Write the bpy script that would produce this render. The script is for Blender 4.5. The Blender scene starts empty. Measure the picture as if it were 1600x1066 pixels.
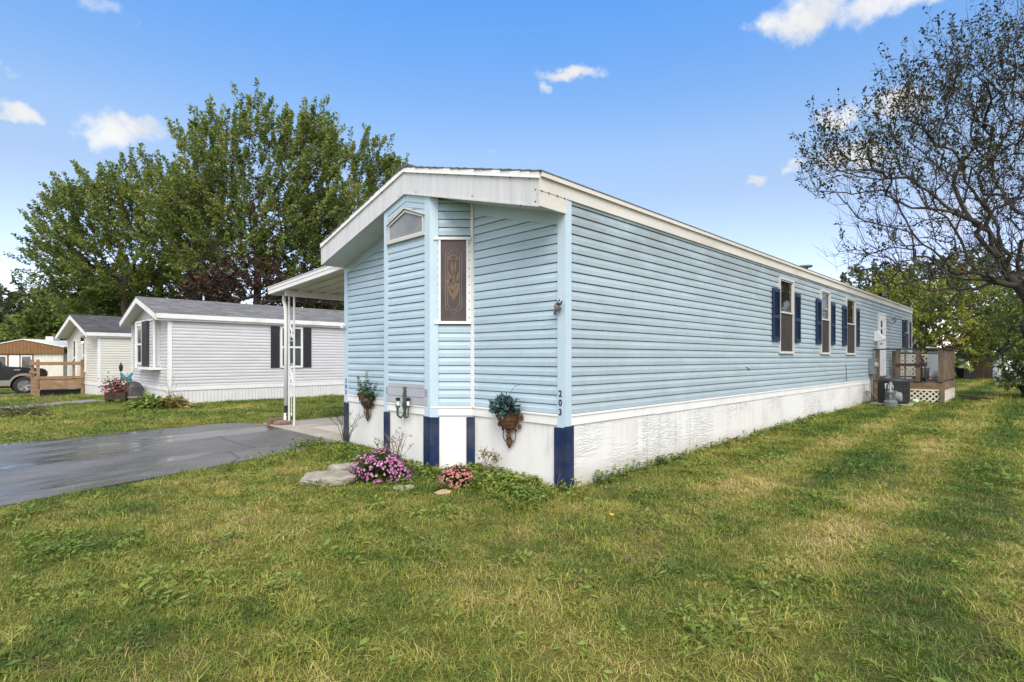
import bpy, math, random
import numpy as np
from math import radians as RAD, sin, cos, pi, sqrt, atan2
from mathutils import Vector, Matrix, noise as mnoise

random.seed(7); rng = np.random.default_rng(7)
sc = bpy.context.scene
COL = sc.collection
F = 836.0            # focal length of the view in photo pixels
EYE = 1.41

def at(px, py, d):
    """point at depth d that lies in the direction of photo pixel (px, py)"""
    return Vector(((px - 800) * d / F, d, EYE + (560 - py) * d / F))

def ground(x, y):
    g = 0.0
    if x > 0: g += 0.016 * min(x, 12.5)
    if x < -10: g -= 0.02 * min(-x - 10, 15)
    return g

# ------------------------------------------------------------------ objects
def tag(o, label=None, cat=None, group=None, kind=None):
    if label: o['label'] = label
    if cat: o['category'] = cat
    if group: o['group'] = group
    if kind: o['kind'] = kind
    return o

def empty(name, loc, rz=0.0):
    o = bpy.data.objects.new(name, None); COL.objects.link(o)
    o.empty_display_size = 0.2
    o.location = loc; o.rotation_euler = (0, 0, rz)
    return o

def copy_tree(o, parent=None):
    c = o.copy(); COL.objects.link(c); c.parent = parent
    for ch in list(o.children): copy_tree(ch, c)
    return c

class MB:
    def __init__(s): s.v = []; s.f = []
    def add(s, vs, fs):
        b = len(s.v); s.v += [tuple(p) for p in vs]; s.f += [tuple(i + b for i in f) for f in fs]; return s
    def box(s, x0, x1, y0, y1, z0, z1):
        return s.add([(x0,y0,z0),(x1,y0,z0),(x1,y1,z0),(x0,y1,z0),(x0,y0,z1),(x1,y0,z1),(x1,y1,z1),(x0,y1,z1)],
                     [(3,2,1,0),(4,5,6,7),(0,1,5,4),(1,2,6,5),(2,3,7,6),(3,0,4,7)])
    def quad(s, *p): return s.add(p, [tuple(range(len(p)))])
    def extrude(s, poly, vec):
        n = len(poly); vec = Vector(vec)
        a = [Vector(p) for p in poly]; b = [p + vec for p in a]
        fs = [tuple(range(n))[::-1], tuple(range(n, 2*n))] + [(i, (i+1) % n, n+(i+1) % n, n+i) for i in range(n)]
        return s.add(a + b, fs)
    def bar(s, a, b, w, h, up=(0,0,1)):
        """rectangular bar from a to b, w wide, h high"""
        a = Vector(a); b = Vector(b); d = (b - a).normalized(); up = Vector(up)
        if abs(d.dot(up)) > .99: up = Vector((1,0,0))
        r = d.cross(up).normalized(); u = r.cross(d).normalized()
        q = [a + r*i*w/2 + u*j*h/2 for i, j in ((-1,-1),(1,-1),(1,1),(-1,1))]
        return s.extrude(q, b - a)
    def tube(s, pts, r, n=8, cap=True):
        pts = [Vector(p) for p in pts]; m = len(pts)
        rs = r if isinstance(r, (list, tuple)) else [r]*m
        vs = []; fs = []; ref = None
        for i, p in enumerate(pts):
            d = (pts[min(i+1, m-1)] - pts[max(i-1, 0)])
            d = d.normalized() if d.length > 1e-9 else Vector((0,0,1))
            if ref is None: ref = Vector((1,0,0)) if abs(d.x) < .8 else Vector((0,1,0))
            x = (ref - d*ref.dot(d)).normalized(); ref = x; y = d.cross(x)
            vs += [p + (x*cos(2*pi*k/n) + y*sin(2*pi*k/n))*rs[i] for k in range(n)]
        for i in range(m-1):
            for k in range(n):
                a = i*n+k; b = i*n+(k+1) % n
                fs.append((a, b, b+n, a+n))
        if cap: fs += [tuple(range(n))[::-1], tuple(range((m-1)*n, m*n))]
        return s.add(vs, fs)
    def lathe(s, prof, c=(0,0,0), n=16, a0=0, a1=2*pi):
        """prof: [(r, z)] turned about the z axis through c"""
        full = abs(a1 - a0 - 2*pi) < 1e-6; k = n if full else n+1
        vs = [(c[0]+r*cos(a0+(a1-a0)*j/n), c[1]+r*sin(a0+(a1-a0)*j/n), c[2]+z) for r, z in prof for j in range(k)]
        fs = []
        for i in range(len(prof)-1):
            for j in range(n):
                a = i*k+j; b = i*k+(j+1) % k
                fs.append((a, b, b+k, a+k))
        return s.add(vs, fs)
    def ball(s, c, rx, ry, rz, n=10, m=6):
        b = len(s.v); vs = []; fs = []
        for i in range(m+1):
            t = pi*i/m
            for j in range(n):
                p = 2*pi*j/n
                vs.append((c[0]+rx*sin(t)*cos(p), c[1]+ry*sin(t)*sin(p), c[2]+rz*cos(t)))
        for i in range(m):
            for j in range(n):
                fs.append((i*n+j, (i+1)*n+j, (i+1)*n+(j+1) % n, i*n+(j+1) % n))
        return s.add(vs, fs)
    def build(s, name, mat, parent=None, smooth=False):
        me = bpy.data.meshes.new(name); me.from_pydata(s.v, [], s.f); me.update()
        if smooth: me.polygons.foreach_set('use_smooth', [True]*len(me.polygons))
        if mat: me.materials.append(mat)
        o = bpy.data.objects.new(name, me); COL.objects.link(o)
        if parent: o.parent = parent
        return o

def np_mesh(name, V, Q, mat, parent=None, tint=None, smooth=False):
    """fast mesh from numpy: V (n,3); Q (m,k) index array"""
    me = bpy.data.meshes.new(name); m, k = Q.shape
    me.vertices.add(len(V)); me.vertices.foreach_set('co', V.astype(np.float32).ravel())
    me.loops.add(m*k); me.loops.foreach_set('vertex_index', Q.astype(np.int32).ravel())
    me.polygons.add(m); me.polygons.foreach_set('loop_start', np.arange(0, m*k, k, dtype=np.int32))
    if smooth: me.polygons.foreach_set('use_smooth', np.ones(m, dtype=bool))
    if tint is not None:
        at_ = me.attributes.new('tint', 'FLOAT', 'FACE'); at_.data.foreach_set('value', tint.astype(np.float32))
    me.update(calc_edges=True); me.validate()
    me.materials.append(mat)
    o = bpy.data.objects.new(name, me); COL.objects.link(o)
    if parent: o.parent = parent
    return o

# ---------------------------------------------------------------- materials
class NT:
    """small helper to write node trees"""
    def __init__(s, tree): s.t = tree; s.n = tree.nodes; s.l = tree.links
    def new(s, typ, **kw):
        n = s.n.new(typ)
        for k, v in kw.items(): setattr(n, k, v)
        return n
    def put(s, sock, val):
        if val is None: return
        if hasattr(val, 'is_output'): s.l.new(val, sock)
        else:
            if hasattr(sock.default_value, '__len__') and hasattr(val, '__len__'):
                L = len(sock.default_value); val = tuple(val)[:L] + (1.0,)*(L-len(val))
            sock.default_value = val
    def math(s, op, a, b=None, c=None, clamp=False):
        n = s.new('ShaderNodeMath', operation=op, use_clamp=clamp)
        s.put(n.inputs[0], a)
        if b is not None: s.put(n.inputs[1], b)
        if c is not None: s.put(n.inputs[2], c)
        return n.outputs[0]
    def vmath(s, op, a, b=None):
        n = s.new('ShaderNodeVectorMath', operation=op); s.put(n.inputs[0], a)
        if b is not None: s.put(n.inputs[1], b)
        return n.outputs['Value'] if op in ('LENGTH','DOT_PRODUCT','DISTANCE') else n.outputs[0]
    def mix(s, f, a, b, mode='MIX'):
        n = s.new('ShaderNodeMix', data_type='RGBA', blend_type=mode)
        s.put(n.inputs[0], f); s.put(n.inputs[6], a); s.put(n.inputs[7], b)
        return n.outputs[2]
    def noise(s, vec, scale, detail=3, rough=.55, dist=0):
        n = s.new('ShaderNodeTexNoise'); s.put(n.inputs['Vector'], vec)
        n.inputs['Scale'].default_value = scale; n.inputs['Detail'].default_value = detail
        n.inputs['Roughness'].default_value = rough; n.inputs['Distortion'].default_value = dist
        return n.outputs['Fac']
    def ramp(s, f, stops, interp='LINEAR'):
        n = s.new('ShaderNodeValToRGB'); s.put(n.inputs[0], f); e = n.color_ramp.elements
        n.color_ramp.interpolation = interp
        while len(e) < len(stops): e.new(.5)
        for i, (p, c) in enumerate(stops):
            e[i].position = p; e[i].color = (c, c, c, 1) if not hasattr(c, '__len__') else tuple(c)[:3] + (1,)
        return n.outputs[0]
    def rng(s, v, a, b, c=0.0, d=1.0, smooth=False):
        n = s.new('ShaderNodeMapRange'); n.clamp = True
        if smooth: n.interpolation_type = 'SMOOTHSTEP'
        s.put(n.inputs[0], v)
        for i, q in enumerate((a, b, c, d)): s.put(n.inputs[i+1], q)
        return n.outputs[0]
    def scale(s, vec, xyz): 
        n = s.new('ShaderNodeVectorMath', operation='MULTIPLY'); s.put(n.inputs[0], vec); n.inputs[1].default_value = xyz
        return n.outputs[0]
    def obj(s): return s.new('ShaderNodeTexCoord').outputs['Object']
    def pos(s): return s.new('ShaderNodeNewGeometry').outputs['Position']
    def xyz(s, v):
        n = s.new('ShaderNodeSeparateXYZ'); s.put(n.inputs[0], v); return n.outputs
    def bump(s, h, dist, strength=1.0):
        n = s.new('ShaderNodeBump'); s.put(n.inputs['Height'], h)
        n.inputs['Distance'].default_value = dist; n.inputs['Strength'].default_value = strength
        return n.outputs[0]

def new_mat(name):
    m = bpy.data.materials.new(name); m.use_nodes = True
    nt = NT(m.node_tree); p = m.node_tree.nodes['Principled BSDF']
    return m, nt, p

def plain(name, col, rough=.6, var=.12, scale=6, stretch=(1,1,1), bump=0, bscale=None, spec=.4, metal=0, dark=None, dfac=.5, dscale=2.0, dlo=.5, dhi=.75, rvar=0):
    """base colour broken up by noise; optional second colour in patches"""
    m, nt, p = new_mat(name); co = nt.scale(nt.obj(), stretch)
    n1 = nt.noise(co, scale, 4)
    lo = [c*(1-var) for c in col]; hi = [min(1, c*(1+var)) for c in col]
    c = nt.ramp(n1, [(.3, lo), (.7, hi)])
    if dark is not None:
        n2 = nt.noise(co, dscale, 6, .65)
        c = nt.mix(nt.math('MULTIPLY', nt.rng(n2, dlo, dhi), dfac), c, dark)
    nt.put(p.inputs['Base Color'], c)
    p.inputs['Roughness'].default_value = rough
    if rvar: nt.put(p.inputs['Roughness'], nt.rng(n1, .3, .7, rough-rvar, rough+rvar))
    p.inputs['Specular IOR Level'].default_value = spec; p.inputs['Metallic'].default_value = metal
    if bump: nt.put(p.inputs['Normal'], nt.bump(nt.noise(co, bscale or scale*4, 5), bump))
    return m

def siding_mat(name, col, dirt, dirt_amt=.5, top=None, seam=None):
    m, nt, p = new_mat(name); co = nt.obj(); x, y, z = nt.xyz(co)
    n1 = nt.noise(nt.scale(co, (.35,.35,3)), 3, 4)
    c = nt.ramp(n1, [(.3, [q*.92 for q in col]), (.7, [min(1, q*1.05) for q in col])])
    streak = nt.noise(nt.scale(co, (5,5,.5)), 2.2, 5, .65)
    c = nt.mix(nt.math('MULTIPLY', nt.rng(streak, .5, .8), .35*dirt_amt), c, dirt)
    blot = nt.noise(nt.scale(co, (1,1,2.2)), 1.3, 7, .7)
    c = nt.mix(nt.math('MULTIPLY', nt.rng(blot, .5, .78), .6*dirt_amt), c, dirt)
    # every plank fades by its own amount
    row = nt.math('FLOOR', nt.math('MULTIPLY', z, 1/.2032))
    seg = nt.math('FLOOR', nt.math('MULTIPLY', nt.math('ADD', nt.math('ADD', x, y), nt.math('MULTIPLY', row, 1.37)), 1/3.6))
    wn = nt.new('ShaderNodeTexWhiteNoise', noise_dimensions='2D'); cmb = nt.new('ShaderNodeCombineXYZ')
    nt.put(cmb.inputs[0], row); nt.put(cmb.inputs[1], seg); nt.put(wn.inputs['Vector'], cmb.outputs[0])
    c = nt.mix(1, c, nt.ramp(wn.outputs['Value'], [(0, .90), (1, 1.0)]), 'MULTIPLY')
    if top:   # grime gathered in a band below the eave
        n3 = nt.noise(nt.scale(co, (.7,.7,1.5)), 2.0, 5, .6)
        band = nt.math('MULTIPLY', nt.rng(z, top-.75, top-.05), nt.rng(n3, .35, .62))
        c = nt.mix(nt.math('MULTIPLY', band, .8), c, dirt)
    nt.put(p.inputs['Base Color'], c)
    p.inputs['Roughness'].default_value = .36; p.inputs['Specular IOR Level'].default_value = .4
    grain = nt.noise(nt.scale(co, (2,2,60)), 6, 3)
    warp = nt.noise(nt.scale(co, (.8,.8,2)), 1.5, 2)
    h = nt.math('ADD', nt.math('MULTIPLY', grain, .06), warp)
    nt.put(p.inputs['Normal'], nt.bump(h, .012, .6))
    return m

def leaf_mat(name, stops, rough=.5, trans=.25):
    m, nt, p = new_mat(name)
    a = nt.new('ShaderNodeAttribute', attribute_name='tint')
    c = nt.ramp(a.outputs['Fac'], stops)
    nt.put(p.inputs['Base Color'], c); p.inputs['Roughness'].default_value = rough
    p.inputs['Specular IOR Level'].default_value = .3
    tr = nt.new('ShaderNodeBsdfTranslucent'); nt.put(tr.inputs[0], c)
    mx = nt.new('ShaderNodeMixShader'); mx.inputs[0].default_value = trans
    out = nt.n['Material Output']
    nt.l.new(p.outputs[0], mx.inputs[1]); nt.l.new(tr.outputs[0], mx.inputs[2]); nt.l.new(mx.outputs[0], out.inputs[0])
    return m

def glass_mat(name, col=(.03,.035,.04), rough=.04, spec=.9):
    m, nt, p = new_mat(name)
    n = nt.noise(nt.obj(), 2.0, 2)
    nt.put(p.inputs['Base Color'], nt.ramp(n, [(.3, [c*.7 for c in col]), (.7, [c*1.3 for c in col])]))
    p.inputs['Roughness'].default_value = rough; p.inputs['Specular IOR Level'].default_value = spec
    nt.put(p.inputs['Normal'], nt.bump(nt.noise(nt.obj(), 3, 1), .01, .15))
    return m

def wood_mat(name, col, dark, stretch=(1,1,12), rough=.75, amt=.8):
    m, nt, p = new_mat(name); co = nt.obj()
    n1 = nt.noise(nt.scale(co, stretch), 2.2, 5, .6); n2 = nt.noise(co, 2.5, 5, .65)
    c = nt.ramp(n1, [(.3, [q*.7 for q in col]), (.7, [q*1.15 for q in col])])
    c = nt.mix(nt.math('MULTIPLY', nt.rng(n2, .42, .7), amt), c, dark)
    nt.put(p.inputs['Base Color'], c); p.inputs['Roughness'].default_value = rough
    p.inputs['Specular IOR Level'].default_value = .25
    nt.put(p.inputs['Normal'], nt.bump(n1, .006))
    return m

# ------------------------------------------------------------------ siding
def intervals(s0, s1, cuts):
    out = [(s0, s1)]
    for a, b in cuts:
        nx = []
        for p, q in out:
            if b <= p or a >= q: nx.append((p, q)); continue
            if a > p: nx.append((p, a))
            if b < q: nx.append((b, q))
        out = nx
    return [(p, q) for p, q in out if q - p > .01]

def siding(mb, P, s0, s1, z0, z1, row=.1016, lip=.016, holes=(), lo=None, hi=None, seed=0, sag=True, gap=.0):
    """dutch-lap courses; P(s, n, z) maps along/outward/up to a point"""
    k = 0; z = z0; R = random.Random(seed)
    while z < z1 - .02:
        h = min(row, z1 - z); zm = z + h/2
        a = max(s0, lo(z+h)) if lo else s0; b = min(s1, hi(z+h)) if hi else s1
        if b - a > .02:
            for p, q in intervals(a, b, [(c[0], c[1]) for c in holes if c[2] < zm < c[3]]):
                m = max(1, int((q-p)/1.2)) if sag else 1
                prev = None
                for i in range(m+1):
                    s = p + (q-p)*i/m
                    e = R.uniform(-.0016, .0016) if 0 < i < m else 0; t = R.uniform(-.0015,.0015) if 0 < i < m else 0
                    if gap:   # open joint behind the lip of each course
                        cur = [P(s, -.030, z-.006), P(s, -.030, z+.004), P(s, lip-.002+e, z+.005+t), P(s, lip+e, z+.008+t), P(s, lip+e, z+h*.54), P(s, lip*.72, z+h*.60), P(s, .003, z+h-gap+.006), P(s, -.030, z+h-gap+.006)]
                    else: cur = [P(s, .003, z+t), P(s, lip+e, z+t), P(s, lip+e, z+h*.5), P(s, lip*.45, z+h*.62), P(s, .003, z+h)]
                    if prev:
                        for j in range(len(cur)-1): mb.quad(prev[j], cur[j], cur[j+1], prev[j+1])
                    prev = cur
        z += row; k += 1
    return mb
# ---------------------------------------------------------------- look knobs
SKY_STRENGTH, SUN_STRENGTH, SUN_ANGLE, EXPOSURE = .12, 2.7, 40, .65
SKY_TINT = [(0, (1.35,1.12,1.25)), (.29, (1.36,1.14,1.20)), (.45, (1.30,1.13,1.03)), (.56, (1.34,1.28,1.22)), (.71, (1.03,1.27,1.42)), (.9, (.76,1.31,1.74))]
CLOUD_COL = (8.8, 8.7, 8.5)
TREES = True; GRASS = True
# ------------------------------------------------------------- world and sun
SUN_EL, SUN_AZ = RAD(48), RAD(172)   # azimuth measured from +Y towards +X: behind the camera, a little to its right
w = bpy.data.worlds.new("World"); sc.world = w; w.use_nodes = True
nt = NT(w.node_tree); bg = nt.n['Background']
sky = nt.new('ShaderNodeTexSky', sky_type='NISHITA', sun_disc=False)
sky.sun_elevation = SUN_EL; sky.sun_rotation = SUN_AZ
sky.air_density = 1.0; sky.dust_density = 0.3; sky.ozone_density = 2.0; sky.altitude = 200
d = nt.new('ShaderNodeTexCoord').outputs['Generated']
dx, dy, dz = nt.xyz(d)
az = nt.math('ARCTAN2', dx, dy); el = nt.math('ARCSINE', dz)
cmb = nt.new('ShaderNodeCombineXYZ'); nt.put(cmb.inputs[0], az); nt.put(cmb.inputs[1], el)
wob = nt.new('ShaderNodeTexNoise'); nt.put(wob.inputs['Vector'], d); wob.inputs['Scale'].default_value = 16; wob.inputs['Detail'].default_value = 7; wob.inputs['Roughness'].default_value = .6
off = nt.scale(nt.vmath('SUBTRACT', wob.outputs['Color'], (.5,.5,.5)), (.11,.075,0))
p = nt.vmath('ADD', cmb.outputs[0], off)
CLOUDS = [(180,205,66,30,1),(140,206,36,22,.95),(215,200,44,22,.95),(28,173,40,17,.95),(12,107,17,9,.5),(150,10,55,20,.55),(200,28,16,22,.4),
          (890,116,50,11,.9),(850,138,18,12,.85),(1265,20,90,30,1),(1420,-8,170,26,.9),(1205,38,38,22,.8),(1400,160,58,22,1),(1312,185,34,16,.95),
          (1335,245,66,28,.95),(1175,283,22,11,.9),(1242,256,16,8,.7),(765,232,24,6,.35),(1240,372,46,10,.3),(50,333,16,16,.6),
          (445,55,18,26,.12),(1500,330,90,40,.5),(1700,120,120,40,.9),(-120,240,80,30,.9),(-300,120,140,50,1),(2100,260,160,50,1)]
tot = None
for cx, cy, rx, ry, den in CLOUDS:
    a0 = math.atan((cx-800)/F); e0 = math.atan((560-cy)/sqrt(F*F+(cx-800)**2))
    k = cos(a0)**2; ra = rx/F*max(k, .35); re = ry/F*max(cos(a0), .5)
    v = nt.scale(nt.vmath('SUBTRACT', p, (a0, e0, 0)), (1/ra, 1/re, 0))
    f = nt.math('MULTIPLY', nt.rng(nt.vmath('LENGTH', v), 1.55, .2, smooth=True), den)
    tot = f if tot is None else nt.math('MAXIMUM', tot, f)
puff = nt.noise(d, 30, 8, .62)
cl = nt.math('MULTIPLY', nt.rng(nt.math('ADD', tot, nt.math('MULTIPLY', nt.math('SUBTRACT', puff, .5), 1.15)), .22, 1.12, smooth=True), .95)
# unseen cloud veil behind the camera, added to whiten the fill light
veil = nt.math('MULTIPLY', nt.rng(nt.noise(nt.scale(d, (1,1,2.5)), 2.2, 6, .6), .30, .56), nt.rng(dy, .25, -.2))
near_cl = cl
cl = nt.math('MULTIPLY', veil, .9)
over = nt.math('MULTIPLY', nt.rng(nt.noise(nt.scale(d, (1,1,.6)), 2.6, 6, .6), .38, .60), nt.rng(dz, .60, .80, smooth=True))   # unseen broken cloud, added overhead for neutral soft fill
cl = nt.math('MAXIMUM', cl, nt.math('MULTIPLY', over, .85))
tint = nt.ramp(nt.rng(dz, 0.0, .62), SKY_TINT)
skyc = nt.mix(1, sky.outputs[0], tint, 'MULTIPLY')
col = nt.mix(near_cl, nt.mix(cl, skyc, CLOUD_COL), nt.mix(nt.rng(nt.noise(d, 9, 4), .35, .65), tuple(c*.52 for c in CLOUD_COL), tuple(c*.62 for c in CLOUD_COL)))
nt.put(bg.inputs['Color'], col); bg.inputs['Strength'].default_value = SKY_STRENGTH

sl = bpy.data.lights.new('sun', 'SUN'); sl.energy = SUN_STRENGTH; sl.angle = RAD(SUN_ANGLE); sl.color = (1.0, .92, .78)
so = bpy.data.objects.new('sun', sl); COL.objects.link(so)
sd = Vector((sin(SUN_AZ)*cos(SUN_EL), cos(SUN_AZ)*cos(SUN_EL), sin(SUN_EL)))
so.rotation_euler = sd.to_track_quat('Z', 'Y').to_euler(); so.location = sd*60

cam = bpy.data.cameras.new('camera'); co_ = bpy.data.objects.new('camera', cam); COL.objects.link(co_)
cam.sensor_width = 36; cam.lens = F/1600*36; cam.shift_y = 27/1600; cam.clip_start = .05; cam.clip_end = 2000
co_.location = (0, 0, EYE); co_.rotation_euler = (pi/2, 0, 0); sc.camera = co_
sc.view_settings.view_transform = 'Standard'; sc.view_settings.look = 'None'; sc.view_settings.exposure = EXPOSURE; sc.view_settings.gamma = 1
sc.cycles.use_denoising = True
try: sc.cycles.denoiser = 'OPENIMAGEDENOISE'; sc.cycles.denoising_prefilter = 'ACCURATE'
except Exception: pass
sc.cycles.max_bounces = 6; sc.cycles.transparent_max_bounces = 6

# ------------------------------------------------------------------- ground
LUSH, MIDG, YELG, DRY = (.066,.122,.018), (.188,.232,.036), (.35,.325,.066), (.58,.44,.21)
def lawn_color(nt, dark=1.0):
    """shared by the ground sheet and the blades so that patches agree"""
    P = nt.pos(); x, y, z = nt.xyz(P); flat = nt.scale(P, (1,1,0))
    big = nt.noise(flat, .55, 4, .6); mid = nt.noise(nt.vmath('ADD', flat, (13,7,0)), 2.4, 4, .6)
    f = nt.math('ADD', nt.math('MULTIPLY', big, .60), nt.math('MULTIPLY', mid, .40))
    # mowing bands run beside the long wall, right of the house
    dd = nt.math('MULTIPLY', nt.math('SUBTRACT', x, y), .7071)
    wv = nt.math('SINE', nt.math('ADD', nt.math('MULTIPLY', dd, 2*pi/1.2), nt.math('MULTIPLY', big, 2.2)))
    m = nt.math('MULTIPLY', nt.rng(dd, -3.6, -2.4), nt.rng(x, .8, 2.5))
    f = nt.math('ADD', f, nt.math('MULTIPLY', nt.math('MULTIPLY', wv, m), .088))
    # drier towards the near left
    f = nt.math('ADD', nt.math('SUBTRACT', f, .032), nt.math('MULTIPLY', nt.rng(y, 6.5, 2.0), .03))
    f = nt.math('SUBTRACT', f, nt.math('MULTIPLY', nt.rng(y, 9, 17), .03))
    return f
def lawn_stops(k=1.0):
    q = lambda c: tuple(v*k for v in c)
    return [(.34, q(LUSH)), (.45, q(MIDG)), (.56, q(YELG)), (.68, q(DRY))]

m, nt, p = new_mat('lawn_soil')
f = lawn_color(nt)
fine = nt.noise(nt.pos(), 60, 3)
f2 = nt.math('ADD', f, nt.math('MULTIPLY', nt.math('SUBTRACT', fine, .5), .25))
c = nt.ramp(f2, lawn_stops(.75))
far = nt.rng(nt.vmath('LENGTH', nt.pos()), 14, 30)
nt.put(p.inputs['Base Color'], nt.mix(nt.math('SUBTRACT', 1, far), c, nt.mix(.55, c, (.06,.045,.022)), 'MIX'))
p.inputs['Roughness'].default_value = .95; p.inputs['Specular IOR Level'].default_value = .1
nt.put(p.inputs['Normal'], nt.bump(fine, .03))
M_SOIL = m

xs = np.concatenate([[-600,-250,-120,-70,-45], np.arange(-34, 34.1, .8), [45,70,120,250,600]])
ys = np.concatenate([[-300,-100,-30,-10], np.arange(-4, 50, .8), [60,80,120,250,700]])
V = np.array([(x, y, ground(x, y)) for y in ys for x in xs]); nx = len(xs)
Q = np.array([(j*nx+i, j*nx+i+1, (j+1)*nx+i+1, (j+1)*nx+i) for j in range(len(ys)-1) for i in range(nx-1)])
tag(np_mesh('lawn', V, Q, M_SOIL, smooth=True), kind='structure')

def flat_poly(name, pts, top, mat, thick=.15, res=None):
    mb = MB(); mb.extrude([(x, y, ground(x, y)+top-thick) for x, y in pts], (0,0,thick))
    o = mb.build(name, mat); tag(o, kind='structure'); return o

m, nt, p = new_mat('wet_asphalt'); P = nt.pos()
n1 = nt.noise(P, 1.1, 5, .6); n2 = nt.noise(P, 60, 5, .75); rot = nt.new('ShaderNodeVectorRotate', rotation_type='Z_AXIS'); nt.put(rot.inputs['Vector'], P); rot.inputs['Angle'].default_value = -RAD(60)
n3 = nt.noise(nt.scale(rot.outputs[0], (.4,1.3,1)), .7, 5, .6)
c = nt.ramp(n1, [(.3, (.085,.082,.079)), (.7, (.14,.135,.13))])
c = nt.mix(nt.math('MULTIPLY', nt.rng(n2, .52, .72), .75), c, (.26,.255,.25))
wet = nt.rng(n3, .46, .56)
c = nt.mix(nt.math('MULTIPLY', wet, .85), c, (.03,.029,.028))
crack = nt.new('ShaderNodeTexVoronoi', feature='DISTANCE_TO_EDGE'); nt.put(crack.inputs['Vector'], nt.vmath('ADD', P, nt.scale(nt.vmath('SUBTRACT', nt.new('ShaderNodeTexNoise').outputs['Color'], (.5,.5,.5)), (.6,.6,0)))); crack.inputs['Scale'].default_value = .45
c = nt.mix(nt.rng(crack.outputs['Distance'], .012, .004, 0, .6), c, (.03,.03,.033))
nt.put(p.inputs['Base Color'], c)
nt.put(p.inputs['Roughness'], nt.math('ADD', nt.rng(wet, 0, 1, .38, .05), nt.math('MULTIPLY', nt.rng(n2, .3, .7), nt.rng(wet, 0, 1, .10, .03))))
p.inputs['Specular IOR Level'].default_value = .45
nt.put(p.inputs['Normal'], nt.bump(nt.math('ADD', nt.math('MULTIPLY', n2, nt.rng(wet, 0, 1, 1.0, .12)), nt.math('MULTIPLY', nt.noise(P, 5, 2), .35)), .0026))
M_ASPH = m
DRIVE = [(-2.86,8.86),(-3.05,8.45),(-3.75,7.05),(-4.8,5.05),(-6.1,2.6),(-7.6,-.5),(-13.5,-2.0),(-11.0,3.5),(-8.25,8.6),(-7.2,10.2),(-6.15,11.45),(-5.9,11.6),(-5.3,11.35),(-4.45,10.45)]
flat_poly('driveway', DRIVE, .022, M_ASPH)
M_CONC = plain('concrete', (.36,.33,.28), .85, .14, 3, bump=.004, bscale=80, dark=(.24,.21,.17), dfac=.6, dscale=1.2)
PAD = [(-2.86,8.90),(-4.45,10.47),(-5.3,11.37),(-4.9,11.8),(2.2,18.9),(4.25,16.95),(-2.6,9.1)]
flat_poly('carport_pad', PAD, .03, M_CONC)
M_CONC2 = plain('concrete_clean', (.50,.46,.40), .85, .1, 3, bump=.003, bscale=80)
flat_poly('pad_patch', [(-3.05,9.75),(-3.95,10.65),(.5,15.1),(1.6,14.3)], .036, M_CONC2, .01)
M_ASPH2 = plain('old_asphalt', (.20,.195,.20), .7, .18, 2, bump=.004, bscale=60, dark=(.11,.11,.115), dfac=.6)
DRIVE2 = [(-14.1,18.6),(-15.3,19.6),(-16.0,16.4),(-17.5,11),(-16.1,10.5),(-14.7,15.4)]
flat_poly('neighbour_driveway', DRIVE2, .02, M_ASPH2)
DRIVE3 = [(-22.98+u*.695+v*.72, 25.13+u*.72-v*.695) for u, v in ((-10,-1.5),(-10,1.5),(2.2,1.5),(2.2,-1.5))]
flat_poly('truck_parking', DRIVE3, .02, M_ASPH2)
# ------------------------------------------------------------ shared finishes
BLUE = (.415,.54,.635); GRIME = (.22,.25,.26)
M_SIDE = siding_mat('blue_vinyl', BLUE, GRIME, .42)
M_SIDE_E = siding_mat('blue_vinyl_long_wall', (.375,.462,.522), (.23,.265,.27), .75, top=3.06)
M_TRIMB = plain('blue_trim', (.44,.565,.66), .45, .05, 4, (1,1,.4), dark=(.30,.37,.41), dfac=.35, dscale=1.5)
M_WHITE = plain('white_trim', (.74,.74,.75), .5, .04, 3, dark=(.50,.48,.44), dfac=.45, dscale=2.2)
M_FASC = plain('fascia_front', (.56,.56,.585), .5, .06, 3, (6,6,.5), dark=(.36,.36,.37), dfac=.5, dscale=1.6)
M_FASCE = plain('fascia_eave', (.61,.58,.545), .55, .06, 2, (.6,.6,2), dark=(.42,.39,.30), dfac=.65, dscale=1.1, dlo=.48, dhi=.7)
M_WFR = plain('window_frame', (.52,.51,.50), .5, .05, 4, dark=(.36,.34,.30), dfac=.5)
M_SOFF = plain('soffit', (.58,.60,.58), .6, .06, 4, dark=(.38,.38,.34), dfac=.5)
M_SHING = plain('shingle', (.10,.10,.105), .9, .35, 14, (1,1,1), bump=.01, bscale=30)
M_NAVY = wood_mat('navy_paint', (.010,.024,.080), (.10,.095,.09), (9,9,.8), .5, .5)
M_NAVYS = plain('navy_plastic', (.009,.019,.055), .4, .2, 4)
M_GLASS = glass_mat('window_glass')
M_SCREEN = plain('insect_screen', (.045,.040,.038), .75, .2, 3, spec=.2)
M_DARKMET = plain('dark_metal', (.045,.05,.05), .5, .25, 8)
M_GREYMET = plain('grey_metal', (.20,.22,.23), .45, .15, 6, metal=.3)
M_BLACK = plain('black_paint', (.014,.014,.016), .5, .2, 5)

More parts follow.
